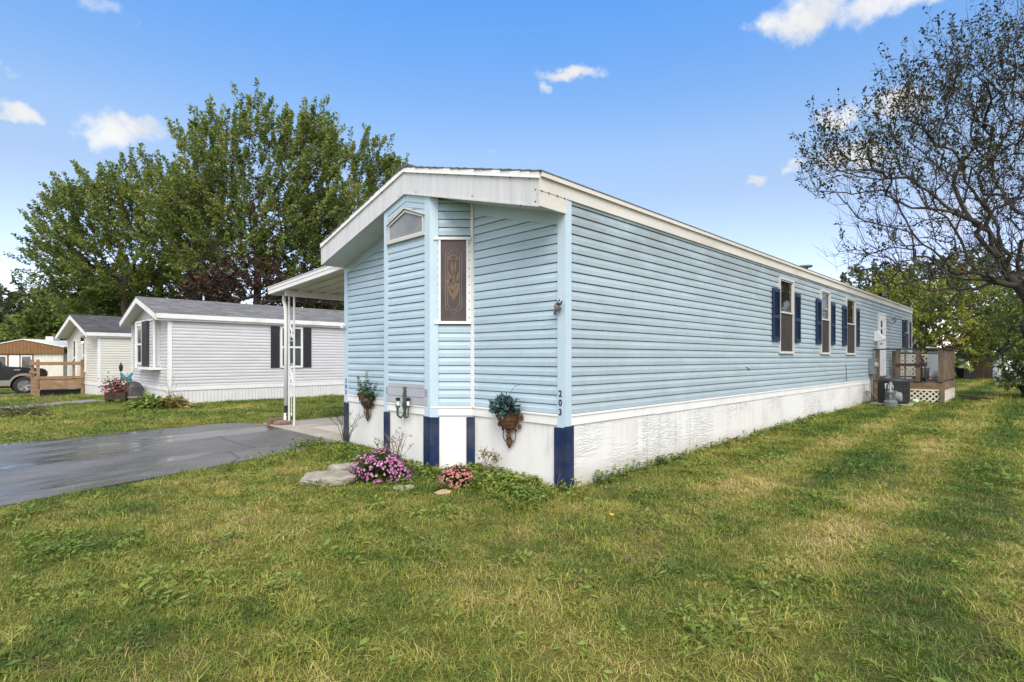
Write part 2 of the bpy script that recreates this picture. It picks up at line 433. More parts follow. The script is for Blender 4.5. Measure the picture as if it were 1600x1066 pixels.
def skirt_mat():
    m, nt, p = new_mat('skirting_board'); co = nt.obj(); x, y, z = nt.xyz(co)
    n1 = nt.noise(nt.scale(co, (1,1,1)), 1.2, 5, .6)
    c = nt.ramp(n1, [(.3, (.66,.65,.64)), (.7, (.74,.735,.73))])
    st = nt.noise(nt.scale(co, (4,4,.45)), 2.4, 6, .7)
    patch = nt.noise(nt.scale(co, (.6,.6,.3)), 1.1, 3, .6)
    c = nt.mix(nt.math('MULTIPLY', nt.math('MULTIPLY', nt.rng(st, .45, .70), nt.rng(patch, .42, .56)), .42), c, (.30,.29,.27))
    sp = nt.noise(nt.scale(co, (1,1,3)), 9, 4, .7)
    c = nt.mix(nt.math('MULTIPLY', nt.rng(sp, .70, .74), nt.rng(patch, .45, .55)), c, (.12,.10,.08))
    # soil splash along the bottom edge
    mud = nt.math('MULTIPLY', nt.rng(nt.math('ADD', z, nt.math('MULTIPLY', n1, -.25)), .16, -.06), .55)
    c = nt.mix(mud, c, (.34,.29,.22))
    nt.put(p.inputs['Base Color'], c); p.inputs['Roughness'].default_value = .55; p.inputs['Specular IOR Level'].default_value = .3
    # swollen hardboard: horizontal wrinkles that come in patches
    wr = nt.noise(nt.scale(co, (1.6,1.6,11)), 1.9, 4, .55, 1.1)
    wr = nt.ramp(wr, [(.44, 0), (.52, 1), (.60, .1)])
    pm = nt.rng(nt.noise(nt.scale(co, (.9,.9,1.2)), 1.15, 2), .46, .60)
    h = nt.math('ADD', nt.math('MULTIPLY', nt.math('MULTIPLY', wr, pm), 1.0), nt.math('MULTIPLY', nt.noise(co, 2.5, 3), .4))
    nt.put(p.inputs['Normal'], nt.bump(h, .02, .52))
    return m
M_SKIRT = skirt_mat()
M_SKIRTF = plain('skirting_front', (.72,.715,.715), .5, .04, 2, (2,2,.5), dark=(.42,.41,.40), dfac=.6, dscale=1.7, dlo=.56, dhi=.75, bump=.004, bscale=4)

# ----------------------------------------------------------------- main home
HX, HY = .562, 5.66
house = tag(empty('mobile_home', (HX, HY, 0), RAD(45)), 'pale blue lap sided mobile home with navy shutters and white skirting', 'mobile home')
HL, HW = 20.4, 4.74; MID = HW/2
def zs(y): return 2.94 + .27*(y if y < MID else HW - y)     # underside of the roof overhang
B0, B1 = 1.85, 2.89; BD = .38; CY = 1.48; CY2 = HW - CY    # bay

BELT0, BELT1 = .695, .81
R = .1016
# openings of the long wall: start, end, bottom, top
wins = [(6.35,7.12,1.56,2.91), (8.98,9.66,1.56,2.91), (11.12,12.00,1.56,2.91), (18.9,19.75,1.76,2.82)]
door = (14.82,15.65,.93,2.74)
def snap(z): return BELT1 + round((z-BELT1)/R)*R
wins = [(a, b, snap(c), snap(d)) for a, b, c, d in wins]
holes = wins + [(door[0]-.02, door[1]+.02, BELT1, door[3])]
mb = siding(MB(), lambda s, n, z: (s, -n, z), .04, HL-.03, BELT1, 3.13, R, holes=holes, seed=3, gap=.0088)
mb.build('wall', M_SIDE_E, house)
mb = MB()
lo = lambda z: max(0, (z-.10-2.94)/.27)
siding(mb, lambda s, n, z: (-n, s, z), .05, CY-.02, BELT1, 3.42, R, lo=lo, seed=4, lip=.015, gap=.0088)
mb.build('wall', M_SIDE, house); mb = MB()
siding(mb, lambda s, n, z: (-n, s, z), CY2+.02, HW-.05, BELT1, 3.42, R, hi=lambda z: HW-lo(z), seed=5, lip=.015, gap=.0088)
mb.build('wall', M_SIDE, house)
# far gable and hidden long side, plain courses
mb = MB(); siding(mb, lambda s, n, z: (HL+n, s, z), .04, HW-.04, BELT1, 3.42, R, lo=lo, hi=lambda z: HW-lo(z))
siding(mb, lambda s, n, z: (s, HW+n, z), .04, HL-.04, BELT1, 3.1, R)
mb.build('wall', M_SIDE, house)
# bay
mb = MB(); xb = -BD
WB = (1.97, 2.78, 3.00, 3.22, 3.36)    # small gable window: y0, y1, sill, shoulder, peak
siding(mb, lambda s, n, z: (xb-n, s, z), B0+.03, B1-.03, BELT1, 3.52, R, holes=[(WB[0], WB[1], WB[2]-.03, WB[3]+.02), (WB[0]+.2, WB[1]-.2, WB[3]-.05, WB[4]-.05)], lip=.015, gap=.0088)
cd = Vector((BD, CY-B0, 0)); cl_ = cd.length; cd.normalize(); cn = Vector((cd.y, -cd.x, 0))   # right chamfer: along, outward
if cn.x > 0: cn = -cn
Pc = lambda s, n, z: Vector((xb, B0, z)) + cd*s + cn*n
WC = (.06, cl_-.05, 1.86, 2.90)
siding(mb, Pc, .03, cl_-.01, BELT1, 3.4, R, holes=[(WC[0]-.06, WC[1]+.05, WC[2]-.02, WC[3]+.02)], lip=.015, gap=.0088)
cd2 = Vector((BD, CY2-B1, 0)).normalized(); cn2 = Vector((-cd2.y, cd2.x, 0)); cn2 = -cn2 if cn2.x > 0 else cn2
Pc2 = lambda s, n, z: Vector((xb, B1, z)) + cd2*s + cn2*n
siding(mb, Pc2, .03, cl_-.01, BELT1, 3.4, R, lip=.015)
mb.build('bay_wall', M_SIDE, house)
# bare grey repair patch low on the bay
mb = MB()
for k, (z0, z1) in enumerate(((.815,.905),(.912,1.02),(1.026,1.075))):
    mb.box(xb-.030+.004*k, xb-.018, B0+.035, B1-.045, z0, z1)
mb.build('repair_panel', plain('bare_panel', (.37,.385,.435), .6, .07, 3, (1,1,.6)), house)

# corner posts
def post(pts, z0, z1, name='corner_post', mat=None):
    mb = MB(); mb.extrude([(x, y, z0) for x, y in pts], (0,0,z1-z0)); return mb.build(name, mat or M_TRIMB, house)
t = .026
post([(-t,-t),(.075,-t),(.075,.0),(0,.0),(0,.085),(-t,.085)], BELT0-.02, 3.12)
post([(-t,HW+t),(-t,HW-.085),(0,HW-.085),(0,HW),(.075,HW),(.075,HW+t)], BELT0-.02, 2.98)
post([(HL+t,-t),(HL-.075,-t),(HL-.075,0),(HL,0),(HL,.085),(HL+t,.085)], BELT0-.02, 3.1)
# bay corner posts
q = [(xb-t, B0+.10), (xb, B0+.10), (xb, B0)]
e = Vector((xb, B0, 0)) + cd*.095; a = e + cn*t; k = Vector((xb-t, B0-.012, 0))
post(q + [(e.x, e.y), (a.x, a.y), (k.x, k.y)], BELT0-.02, zs(B0)+.02)
e = Vector((xb, B1, 0)) + cd2*.07; a = e + cn2*t
post([(xb-t, B1-.075), (xb, B1-.075), (xb, B1), (e.x, e.y), (a.x, a.y), (xb-t, B1+.012)], BELT0-.02, zs(B1)+.02)
post([(-.034, CY-.028),(.0, CY-.028),(.0, CY+.012),(-.034, CY+.012)], BELT1-.01, zs(CY)+.05, 'trim_strip', M_WHITE)
# band that follows the roof slope under the overhang
mb = MB()
for y0, y1 in ((.085, CY-.03), (CY2+.03, HW-.085)):
    mb.extrude([(-.024,y0,zs(y0)-.13),(-.024,y1,zs(y1)-.13),(-.024,y1,zs(y1)+.02),(-.024,y0,zs(y0)+.02)], (.02,0,0)); mb.build('gable_trim', M_SIDE, house); mb = MB()
for y0, y1 in ((B0+.10, MID-.006), (MID+.006, B1-.075)):
    mb.extrude([(xb-.026,y0,zs(y0)-.10),(xb-.026,y1,zs(y1)-.10),(xb-.026,y1,zs(y1)+.02),(xb-.026,y0,zs(y0)+.02)], (.02,0,0))
    mb.extrude([(xb-.021,y0,zs(y0)-.17),(xb-.021,y1,zs(y1)-.17),(xb-.021,y1,zs(y1)-.106),(xb-.021,y0,zs(y0)-.106)], (.02,0,0)); mb.build('gable_trim', M_SIDE, house); mb = MB()

# belt trim: flat band with a bead on top, runs round every face
ring = [(0,0)]
def run(mb, a, b, n, z0, z1, t0, ext=.0):
    a = Vector((*a, 0)); b = Vector((*b, 0)); n = Vector((*n, 0)); u = (b-a).normalized(); a = a - u*ext; b = b + u*ext
    pr = [(0,z0),(t0,z0),(t0,z1-.022),(t0+.010,z1-.02),(t0+.010,z1-.004),(t0*.6,z1),(0,z1)]
    mb.extrude([a + n*p[0] + Vector((0,0,p[1])) for p in pr], b-a)
FACES = [((.074,0),(HL-.074,0),(0,-1)), ((0,.085),(0,CY),(-1,0)), ((0,CY),(xb,B0),(cn.x,cn.y)), ((xb,B0+.10),(xb,B1-.075),(-1,0)), ((xb,B1),(0,CY2),(cn2.x,cn2.y)), ((0,CY2),(0,HW-.085),(-1,0))]
mb = MB()
for i, (a, b, n) in enumerate(FACES):
    if i == 0:
        xx = .074
        for L_ in (1.75, 3.66, 3.66, 3.66, 3.66, 3.66):      # lengths that meet with a hair gap
            x1 = min(xx+L_, HL-.074)
            run(mb, (xx,0), (x1-.003,0), n, BELT0-.004*(len(mb.v) % 3), BELT1, .022); xx = x1
    else: run(mb, a, b, n, BELT0, BELT1, .021)
mb.build('belt_trim', M_WHITE, house)
# skirting
mb = MB(); xx = 0.0; Rr = random.Random(5)
for L_ in (1.62, 2.44, 2.44, 2.44, 2.44, 2.44, 2.44, 2.44, 2.44):
    x1 = min(xx+L_, HL); o = Rr.uniform(0, .006)
    mb.box(xx+.006, x1-.006, -.006-o, .02, -.25, BELT0+.01); xx = x1
mb.box(0, HL, .03, .05, -.25, BELT0)
mb.build('skirting', M_SKIRT, house)
mb = MB()
for a, b, n in FACES[1:]:
    a = Vector((*a,0)); b = Vector((*b,0)); n = Vector((*n,0))
    mb.extrude([a - n*.02 + Vector((0,0,-.25)), a + n*.004 + Vector((0,0,-.25)), a + n*.004 + Vector((0,0,BELT0+.008)), a - n*.02 + Vector((0,0,BELT0+.008))], b-a)
mb.box(HL-.02, HL, 0, HW, -.25, BELT0); mb.box(0, HL, HW-.02, HW, -.25, BELT0)
mb.build('skirting', M_SKIRTF, house)
# torn lower edge of the skirting: rotten brown board
mb = MB(); mb.extrude([(3.1,-.028,.03),(3.55,-.030,.045),(4.05,-.034,.055),(4.35,-.03,.075),(4.40,-.03,.13),(4.2,-.028,.12),(3.7,-.026,.075),(3.2,-.026,.05)], (0,.012,0))
mb.build('rotten_board', wood_mat('rotten_wood', (.12,.07,.04), (.05,.03,.02), (2,2,8)), house)
# navy boards on the skirting
def board(x0, x1, y0, y1, z0=-.2, z1=.66, par=None):
    mb = MB(); mb.box(x0, x1, y0, y1, z0, z1); return mb.build('skirt_board', M_NAVY, par or house)
board(-.035,-.009,-.012,.125,-.2,.672); board(-.035,.10,-.040,-.016,-.2,.690)
board(-.035,-.009,HW-.10,HW+.02,-.2,.66); board(.0,.1,HW+.01,HW+.035,-.2,.66)
board(xb-.034,xb-.008,B0+.005,B0+.115,-.2,.68); board(xb-.034,xb-.008,B1-.115,B1+.01,-.2,.67)
for (o_, d_, n_, s0, s1) in ((Vector((xb,B0,0)), cd, cn, -.016, .105), (Vector((0,CY,0)), -cd, cn, -.03, .085)):
    mb = MB(); z0, z1 = -.2, .675
    mb.extrude([o_ + d_*s0 + n_*.008 + Vector((0,0,z0)), o_ + d_*s1 + n_*.008 + Vector((0,0,z0)), o_ + d_*s1 + n_*.03 + Vector((0,0,z0)), o_ + d_*s0 + n_*.03 + Vector((0,0,z0))], (0,0,z1-z0))
    mb.build('skirt_board', M_NAVY, house)

# roof: gable slabs, front fascia, eave fascia, soffit
X0, X1 = -.44, HL+.06
def zr(y): return 3.285 + .27*(y if y < MID else HW-y)
mb = MB(); Rr = random.Random(9)
for sgn in (0, 1):
    f = lambda y: HW-y if sgn else y
    rows = 17
    for i in range(rows):
        y0 = -.06 + (MID+.06)*i/rows; y1 = -.06 + (MID+.06)*(i+1)/rows + .01
        xj = X0 - Rr.uniform(.004,.018)
        a = [(xj, f(y0), zr(max(y0,0))-(.016 if y0 < 0 else 0)+.012), (xj, f(y1), zr(y1)+.002), (X1, f(y1), zr(y1)+.002), (X1, f(y0), zr(max(y0,0))-(.016 if y0 < 0 else 0)+.012)]
        mb.extrude(a, (0,0,-.016))
mb.box(X0-.015, X1, MID-.11, MID+.11, zr(MID)-.018, zr(MID)+.012)
roof = mb.build('roof', M_SHING, house)
mb = MB()   # roof body that closes the space between soffit and shingles
mb.extrude([(-.40,.02,zs(0)+.02),(-.40,MID,zs(MID)+.02),(-.40,HW-.02,zs(0)+.02),(-.40,HW-.02,zr(0)-.02),(-.40,MID,zr(MID)-.03),(-.40,.02,zr(0)-.02)], (HL+.42,0,0))
mb.build('roof_body', M_WHITE, house)
mb = MB()
def chev(mb, x0, x1, f0, f1, y0=0., y1=HW):
    for a, b in ((y0, MID), (MID, y1)):
        mb.extrude([(x0,a,f0(a)),(x0,b,f0(b)),(x0,b,f1(b)),(x0,a,f1(a))], (x1-x0,0,0))
chev(mb, -.43, -.402, lambda y: zs(y)-.004, lambda y: zr(y)-.07)
chev(mb, -.436, -.40, lambda y: zs(y)-.012, lambda y: zs(y)+.010)
mb.build('fascia', M_FASC, house)
mb = MB(); chev(mb, -.445, -.402, lambda y: zr(y)-.066, lambda y: zr(y)-.006, -.03, HW+.03); chev(mb, -.452, -.402, lambda y: zr(y)-.072, lambda y: zr(y)-.064, -.03, HW+.03)
mb.build('drip_edge', M_WHITE, house)
mb = MB(); xx = -.43
for L_ in (3.4, 3.66, 3.66, 3.66, 3.66, 3.66):
    x1 = min(xx+L_, X1); mb.box(xx, x1-.003, -.035, .015, 3.085, zr(0)-.062); xx = x1
mb.box(-.43, X1, HW-.015, HW+.035, 3.085, zr(0)-.062)
mb.box(-.43, -.006, -.031, .015, zs(0)-.01, 3.081); mb.box(-.43, -.006, HW-.015, HW+.031, zs(0)-.01, 3.081)
mb.build('fascia', M_FASCE, house)
mb = MB(); mb.box(-.43, X1, -.058, -.0, zr(0)-.060, zr(0)-.012); mb.box(-.43, X1, -.062, -.0, zr(0)-.066, zr(0)-.058); mb.box(-.43, X1, HW, HW+.058, zr(0)-.060, zr(0)-.012)
mb.build('drip_edge', M_FASCE, house)
mb = MB(); n = 46
for i in range(n):
    y0 = .01 + (HW-.02)*i/n; y1 = .01 + (HW-.02)*(i+1)/n - .008
    if (y0-MID)*(y1-MID) < 0: continue
    mb.extrude([(-.40,y0,zs(y0)-.001),(-.40,y1,zs(y1)-.001),(-.40,y1,zs(y1)+.014),(-.40,y0,zs(y0)+.014)], (.40,0,0))
mb.build('soffit', M_SOFF, house)
# nail heads on the fascia, each its own small piece
nail = None
def pin(name, loc, mat, par, k=.006):
    global nail
    if nail is None: nail = bpy.data.meshes.new('nail_head'); q_ = MB().box(-1,1,-1,1,-1,1); nail.from_pydata(q_.v, [], q_.f); nail.update(); nail.materials.append(mat)
    o = bpy.data.objects.new(name, nail); COL.objects.link(o); o.parent = par; o.location = loc; o.scale = (k*.6, k, k); return o
for y in np.arange(.1, HW, .28): pin('nail_head', (-.446, y, zr(y)-.079), M_BLACK, house, .005)
for y, z in ((.03,2.98),(.03,3.1),(.11,2.97),(.24,2.98),(1.0,3.24),(2.1,3.53),(2.5,3.56)): pin('nail_head', (-.4315, y, z+.006), M_BLACK, house)
for x in (-.41,-.30,-.17,-.05): pin('nail_head', (x, -.034, 3.083), M_BLACK, house, .007)
# roof vent and pipes
mb = MB(); mb.lathe([(.09,0),(.09,.40)], (12.0, 1.2, zr(1.2)-.05), 12); mb.lathe([(0,.44),(.20,.44),(.20,.40),(.0,.40)], (12.0, 1.2, zr(1.2)-.05), 14)
mb.build('roof_vent', M_GREYMET, house)
mb = MB(); mb.box(12.6, 12.95, 1.3, 1.6, zr(1.4)-.05, zr(1.4)+.14); mb.build('roof_vent', M_GREYMET, house)

# windows of the long wall
M_BLIND = plain('blind_and_reflection', (.26,.23,.16), .7, .1, 3, (1,1,30))  # olive tone also stands in for trees mirrored in the panes
def frame_box(mb, a, b, c, d, wd, y0, y1):
    mb.box(a, a+wd, y0, y1, c, d); mb.box(b-wd, b, y0, y1, c, d); mb.box(a+wd, b-wd, y0, y1, c, c+wd); mb.box(a+wd, b-wd, y0, y1, d-wd, d)
def long_window(a, b, c, d):
    mb = MB(); frame_box(mb, a-.015, b+.015, c-.012, d+.012, .036, -.040, .02)
    mb.box(a-.02, b+.02, -.052, -.02, c-.022, c-.0125)
    wn = mb.build('window', M_WFR, house)
    mz = c + (d-c)*.545
    mb = MB(); frame_box(mb, a+.022, b-.022, mz-.02, d-.026, .024, -.022, .02); mb.box(a+.022, b-.022, -.03, -.0225, mz-.018, mz+.012); mb.build('sash', M_WFR, wn)
    mb = MB(); mb.quad((a+.045,.0,mz), (b-.045,.0,mz), (b-.045,.0,d-.05), (a+.045,.0,d-.05)); mb.build('upper_pane', M_GLASS_T, wn)
    mb = MB(); mb.box(a+.04, b-.04, .045, .05, mz, d-.04); mb.build('blind', M_BLIND, wn)
    mb = MB(); mb.box(a+.022, b-.022, -.012, -.008, c+.025, mz-.015); mb.build('screen', M_SCREEN, wn)
    mb = MB(); mb.box(a, b, .06, .07, c, d); mb.build('room_shade_sheet', M_BLACK, wn)  # black sheet stands in for the darkness of the unlit room
    return wn
def glass_t():
    m, nt, p = new_mat('clear_pane')
    p.inputs['Base Color'].default_value = (.9,.92,.9,1); p.inputs['Roughness'].default_value = .03
    g = nt.new('ShaderNodeBsdfGlossy'); g.inputs['Roughness'].default_value = .03; tr = nt.new('ShaderNodeBsdfTransparent'); tr.inputs[0].default_value = (.62,.63,.58,1)
    fr = nt.new('ShaderNodeFresnel'); fr.inputs[0].default_value = 1.6; mx = nt.new('ShaderNodeMixShader')
    nt.put(fr.inputs['Normal'], nt.bump(nt.noise(nt.obj(), 3, 1), .01, .2))
    nt.l.new(fr.outputs[0], mx.inputs[0]); nt.l.new(tr.outputs[0], mx.inputs[1]); nt.l.new(g.outputs[0], mx.inputs[2])
    nt.l.new(mx.outputs[0], nt.n['Material Output'].inputs[0]); return m
M_GLASS_T = glass_t()
for a, b, c, d in wins: long_window(a, b, c, d)
def shutter(a, b, c, d, P, mat, par, n=26):
    mb = MB(); wd = .045
    def bx(x0, x1, n0, n1, z0, z1):
        mb.add([P(x, k, z) for z in (z0, z1) for x, k in ((x0,n0),(x1,n0),(x1,n1),(x0,n1))], [(3,2,1,0),(4,5,6,7),(0,1,5,4),(1,2,6,5),(2,3,7,6),(3,0,4,7)])
    bx(a, a+wd, .018, .05, c, d); bx(b-wd, b, .018, .05, c, d)
    mz = c + (d-c)*.46
    for z0, z1 in ((c, c+.07), (mz-.03, mz+.03), (d-.07, d)): bx(a+wd, b-wd, .018, .05, z0, z1)
    for lo_, hi_ in ((c+.07, mz-.03), (mz+.03, d-.07)):
        k = int((hi_-lo_)/.034)
        for i in range(k):
            z = lo_ + (hi_-lo_)*i/k
            mb.add([P(a+wd, .046, z+.004), P(b-wd, .046, z+.004), P(b-wd, .028, z+.030), P(a+wd, .028, z+.030)], [(0,1,2,3)])
    mb.add([P(a+wd,.02,c+.05), P(b-wd,.02,c+.05), P(b-wd,.02,d-.05), P(a+wd,.02,d-.05)], [(0,1,2,3)])
    return mb.build('shutter', mat, par)
PE = lambda s, n, z: Vector((s, -n, z))
for (a, b, c, d) in wins[:3]:
    shutter(a-.385, a-.035, 1.735, 2.715, PE, M_NAVYS, house); shutter(b+.035, b+.385, 1.735, 2.715, PE, M_NAVYS, house)
a, b, c, d = wins[3]; shutter(a-.36, a-.03, 1.80, 2.76, PE, M_NAVYS, house); shutter(b+.03, b+.36, 1.80, 2.76, PE, M_NAVYS, house)

# back door
mb = MB(); frame_box(mb, door[0]-.05, door[1]+.05, door[2]-.05, door[3]+.05, .055, -.045, .02)
mb.box(door[0]+.005, door[1]-.005, -.03, .01, door[2], door[3])
dr = mb.build('door', plain('white_door', (.76,.76,.78), .45, .03, 3), house)
for z0, z1 in ((2.10,2.30),(2.36,2.56)):
    mb = MB(); mb.box(door[0]+.22, door[0]+.42, -.034, -.0305, z0, z1); mb.build('door_pane', M_GLASS, dr)
mb = MB(); mb.ball((door[0]+.09,-.07,1.85), .03, .03, .03); mb.tube([(door[0]+.09,-.03,1.85),(door[0]+.09,-.06,1.85)], .012); mb.build('door_handle', M_GREYMET, dr, True)
mb = MB(); mb.box(door[0]-.02, door[1]+.02, -.10, -.046, door[2]-.10, door[2]-.055); mb.build('door_sill', M_GREYMET, dr)
# hooded vent, lamp, stray cable
mb = MB(); mb.extrude([(14.18,-.017,1.90),(14.18,-.017,2.22),(14.18,-.07,2.22),(14.18,-.26,1.98),(14.18,-.24,1.93)], (.34,0,0)); mb.build('vent_hood', M_WHITE, house)
mb = MB(); mb.tube([(16.1,-.02,2.62),(16.1,-.12,2.50),(16.1,-.22,2.56),(16.1,-.25,2.66)], .018, 6); mb.lathe([(.02,.05),(.13,-.02),(.14,-.05),(.0,-.03)], (16.1,-.25,2.69), 12); mb.build('wall_lamp', M_GREYMET, house)
mb = MB(); mb.tube([(11.05,-.022,1.24),(11.09,-.024,1.18),(11.13,-.022,1.12),(11.10,-.024,1.05),(11.14,-.022,.98),(11.11,-.024,.90),(11.14,-.024,.84)], .006, 5); mb.build('loose_cable', M_BLACK, house)
mb = MB(); mb.tube([(4.75,-.02,1.27),(4.85,-.03,1.24),(4.95,-.025,1.215)], .006, 5); mb.build('wire_clip', M_GREYMET, house)

# patterned glass window in the right face of the bay
def cq(mb, s0, s1, n0, n1, z0, z1):
    mb.add([Pc(s, n, z) for z in (z0, z1) for s, n in ((s0,n0),(s1,n0),(s1,n1),(s0,n1))], [(3,2,1,0),(4,5,6,7),(0,1,5,4),(1,2,6,5),(2,3,7,6),(3,0,4,7)])
mb = MB(); s0, s1, z0, z1 = WC
cq(mb, s0-.02, s1+.025, 0, .045, z1-.012, z1+.022); cq(mb, s0-.01, s1+.025, 0, .045, z0-.022, z0+.012)
cq(mb, s0+.045, s0+.065, 0, .04, z0+.012, z1-.012); cq(mb, s1-.035, s1-.015, 0, .04, z0+.012, z1-.012)
cq(mb, s0+.005, s0+.045, 0, .022, z0+.012, z1-.012); cq(mb, s1-.015, s1+.02, 0, .022, z0+.012, z1-.012)
wn = mb.build('window', M_WHITE, house)
for i in range(10):
    z = z0+.06+(z1-z0-.12)*i/9
    for s in (s0+.025, s1+.002): pin('screw', Pc(s, .0235, z), M_BLACK, wn, .0055)
mb = MB(); cq(mb, s0+.065, s1-.035, .012, .018, z0+.012, z1-.012)
mb.build('pane', plain('patterned_glass', (.075,.055,.052), .2, .3, 2, (1,1,1), spec=.35), wn)
mb = MB(); gs = (s0+s1)/2+.015; gz0, gz1 = z0+.05, z1-.06; hw = (s1-s0)/2-.11
def ln(pts, r=.004):
    mb.tube([Pc(gs+x, .0195, z) for x, z in pts], r, 4)
H = gz1-gz0
for k, sh in ((0, 0), (1, .028)):
    ww = hw - sh; b0 = gz0+.07-sh*.0+sh*1.2; t0 = gz1-.06-sh
    pts = [(-ww, b0+.06), (-ww, t0-.05), (-ww*.75, t0-.02), (-ww*.4, t0), (0, t0+.012), (ww*.4, t0), (ww*.75, t0-.02), (ww, t0-.05), (ww, b0+.06), (ww*.8, b0+.03), (ww*.55, b0+.035), (ww*.3, b0), (0, b0-.015), (-ww*.3, b0), (-ww*.55, b0+.035), (-ww*.8, b0+.03), (-ww, b0+.06)]
    ln(pts, .0035)
mb.build('border_line', plain('etched_line', (.24,.20,.17), .5, .1, 3), wn)
mb = MB()
def petal(x, z, a, L_, w_):
    dx_, dz_ = sin(a), cos(a); pts = []
    for u, ww in ((0,0),(.3,.8),(.6,1),(.85,.6),(1,0)): pts.append((x+dx_*L_*u+dz_*w_*ww, z+dz_*L_*u-dx_*w_*ww))
    for u, ww in ((.85,.6),(.6,1),(.3,.8)): pts.append((x+dx_*L_*u-dz_*w_*ww, z+dz_*L_*u+dx_*w_*ww))
    mb.extrude([Pc(gs+px_, .0186, pz_) for px_, pz_ in pts], cn*.002)
for a, L_, x, z in ((-.35,.20,0,.22),(.35,.20,0,.22),(-.12,.30,0,.22),(.14,.28,0,.24),(-.5,.12,0,.30),(.5,.14,.0,.32),(-.28,.2,-.01,.40),(.3,.17,.02,.42),(0,.2,.0,.46),(.12,.22,.0,.50),(-.1,.2,-.01,.52)):
    petal(x, gz0+z, a, L_, .016)
for x, z, k in ((-.005,.73,1.0),(-.045,.44,.7)):
    for a in (-1.1,-.5,0,.5,1.1): petal(x, gz0+z, a, .085*k, .02*k)
ln([(0,gz0+.2),(.004,gz0+.5),(-.005,gz0+.74)], .003)
mb.build('etched_flower', plain('etched_flower', (.16,.105,.07), .55, .15, 4), wn)
# small gable shaped window high in the front of the bay
y0, y1, z0, zsn, zp = WB
mb = MB(); ym = (y0+y1)/2; ww = .02
outer = [(y0,z0),(y1,z0),(y1,zsn),(ym,zp),(y0,zsn)]; inner = [(y0+ww,z0+ww),(y1-ww,z0+ww),(y1-ww,zsn-.015),(ym,zp-ww-.005),(y0+ww,zsn-.015)]
for i in range(5):
    j = (i+1) % 5
    mb.extrude([(xb-.04,*outer[i]),(xb-.04,*outer[j]),(xb-.04,*inner[j]),(xb-.04,*inner[i])], (.05,0,0))
mb.box(xb-.05, xb-.015, y0-.03, y1+.03, z0-.035, z0-.001)
for sgn in (-1, 1):
    mb.extrude([(xb-.055, ym, zp+.035),(xb-.055, ym+sgn*(y1-ym+.03), zsn+.016),(xb-.055, ym+sgn*(y1-ym+.03), zsn+.0),(xb-.055, ym, zp+.018)], (.05,0,0))
wn = mb.build('window', M_WFR, house)
mb = MB(); mb.box(xb-.004, xb+.004, B0+.05, B1-.05, WB[2]-.2, 3.46); mb.build('bay_wall', M_SIDE, house)
mb = MB(); mb.add([(xb-.022, *q) for q in inner], [(0,1,2,3,4)]); mb.build('pane', glass_mat('frosted_pane', (.19,.20,.21), .22, .6), wn)

# house numbers
M_NUM = plain('number_navy', (.012,.025,.07), .4, .1, 5)
def digits(txt, x, y, z, size, step, par):
    for i, ch in enumerate(txt):
        c = bpy.data.curves.new('digit', 'FONT'); c.body = ch; c.size = size; c.extrude = .002; c.offset = size*.022; c.align_x = 'CENTER'
        tmp = bpy.data.objects.new('digit', c); COL.objects.link(tmp)
        bpy.context.view_layer.update()
        me = bpy.data.meshes.new_from_object(tmp.evaluated_get(bpy.context.evaluated_depsgraph_get()))
        bpy.data.objects.remove(tmp)
        me.materials.clear(); me.materials.append(M_NUM)
        o = bpy.data.objects.new('house_number', me); COL.objects.link(o); o.parent = par
        # face -x of the house frame, upright
        o.matrix_local = Matrix(((0,0,-1,x),(-1,0,0,y),(0,1,0,z-step*i),(0,0,0,1)))
digits('203', -t-.003, .043, 1.005, .094, .098, house)
digits('203', -t-.003, HW-.043, 1.005, .094, .098, house)
# ------------------------------------------------------------------- carport
def HW_(x, y, z=0):   # house frame -> world
    c = cos(RAD(45)); return Vector((HX + x*c - y*c, HY + x*c + y*c, z))
cp = tag(empty('carport', HW_(0, HW, 0), RAD(45)), 'white metal carport awning on the left side of the blue home', 'carport')
# local frame: x back along the house, y outwards
CW, CL = 3.35, 6.2
zc = lambda y: 2.95 - .165*y/CW
M_ALU = plain('white_aluminium', (.72,.72,.73), .45, .05, 4, dark=(.48,.47,.42), dfac=.4)
M_PAN = plain('roof_pan', (.60,.58,.50), .55, .1, 3, dark=(.40,.37,.28), dfac=.5)
mb = MB()
for z0, z1, o in ((-.075,.0,-.02),(-.0,.065,-.028),(.065,.075,-.04)):
    mb.extrude([(o, .0, zc(0)+z0+.06), (o, CW+.02, zc(CW)+z0+.06), (o, CW+.02, zc(CW)+z1+.06), (o, .0, zc(0)+z1+.06)], (.05-o,0,0))
mb.extrude([(.05,CW-.03,zc(CW)-.02),(.05,CW+.03,zc(CW)-.02),(.05,CW+.03,zc(CW)+.13),(.05,CW-.03,zc(CW)+.13)], (CL,0,0))
mb.build('fascia', M_ALU, cp)
mb = MB(); n = 20
for i in range(n):
    x0 = .05 + CL*i/n; x1 = .05 + CL*(i+1)/n
    for a, b, dz in ((x0, x1-.05, .03), (x1-.05, x1, -.005)):
        mb.extrude([(a,.0,zc(0)+dz),(b,.0,zc(0)+dz),(b,.0,zc(0)+dz+.05),(a,.0,zc(0)+dz+.05)], (0,CW-.03,zc(CW-.03)-zc(0)))
mb.build('roof_panel', M_PAN, cp)
mb = MB(); mb.box(.1, CL, 2.72, 2.80, zc(2.76)-.11, zc(2.76)-.01); mb.build('beam', M_ALU, cp)
def scroll(mb, c, r, turns, sgn, up, P, n=16, t=.010):
    pts = []
    for i in range(n+1):
        a = turns*2*pi*i/n; rr = r*(1-.75*i/n)
        pts.append(P(c[0] + sgn*rr*sin(a), c[1] + up*(r - rr*cos(a))))
    mb.tube(pts, t, 5)
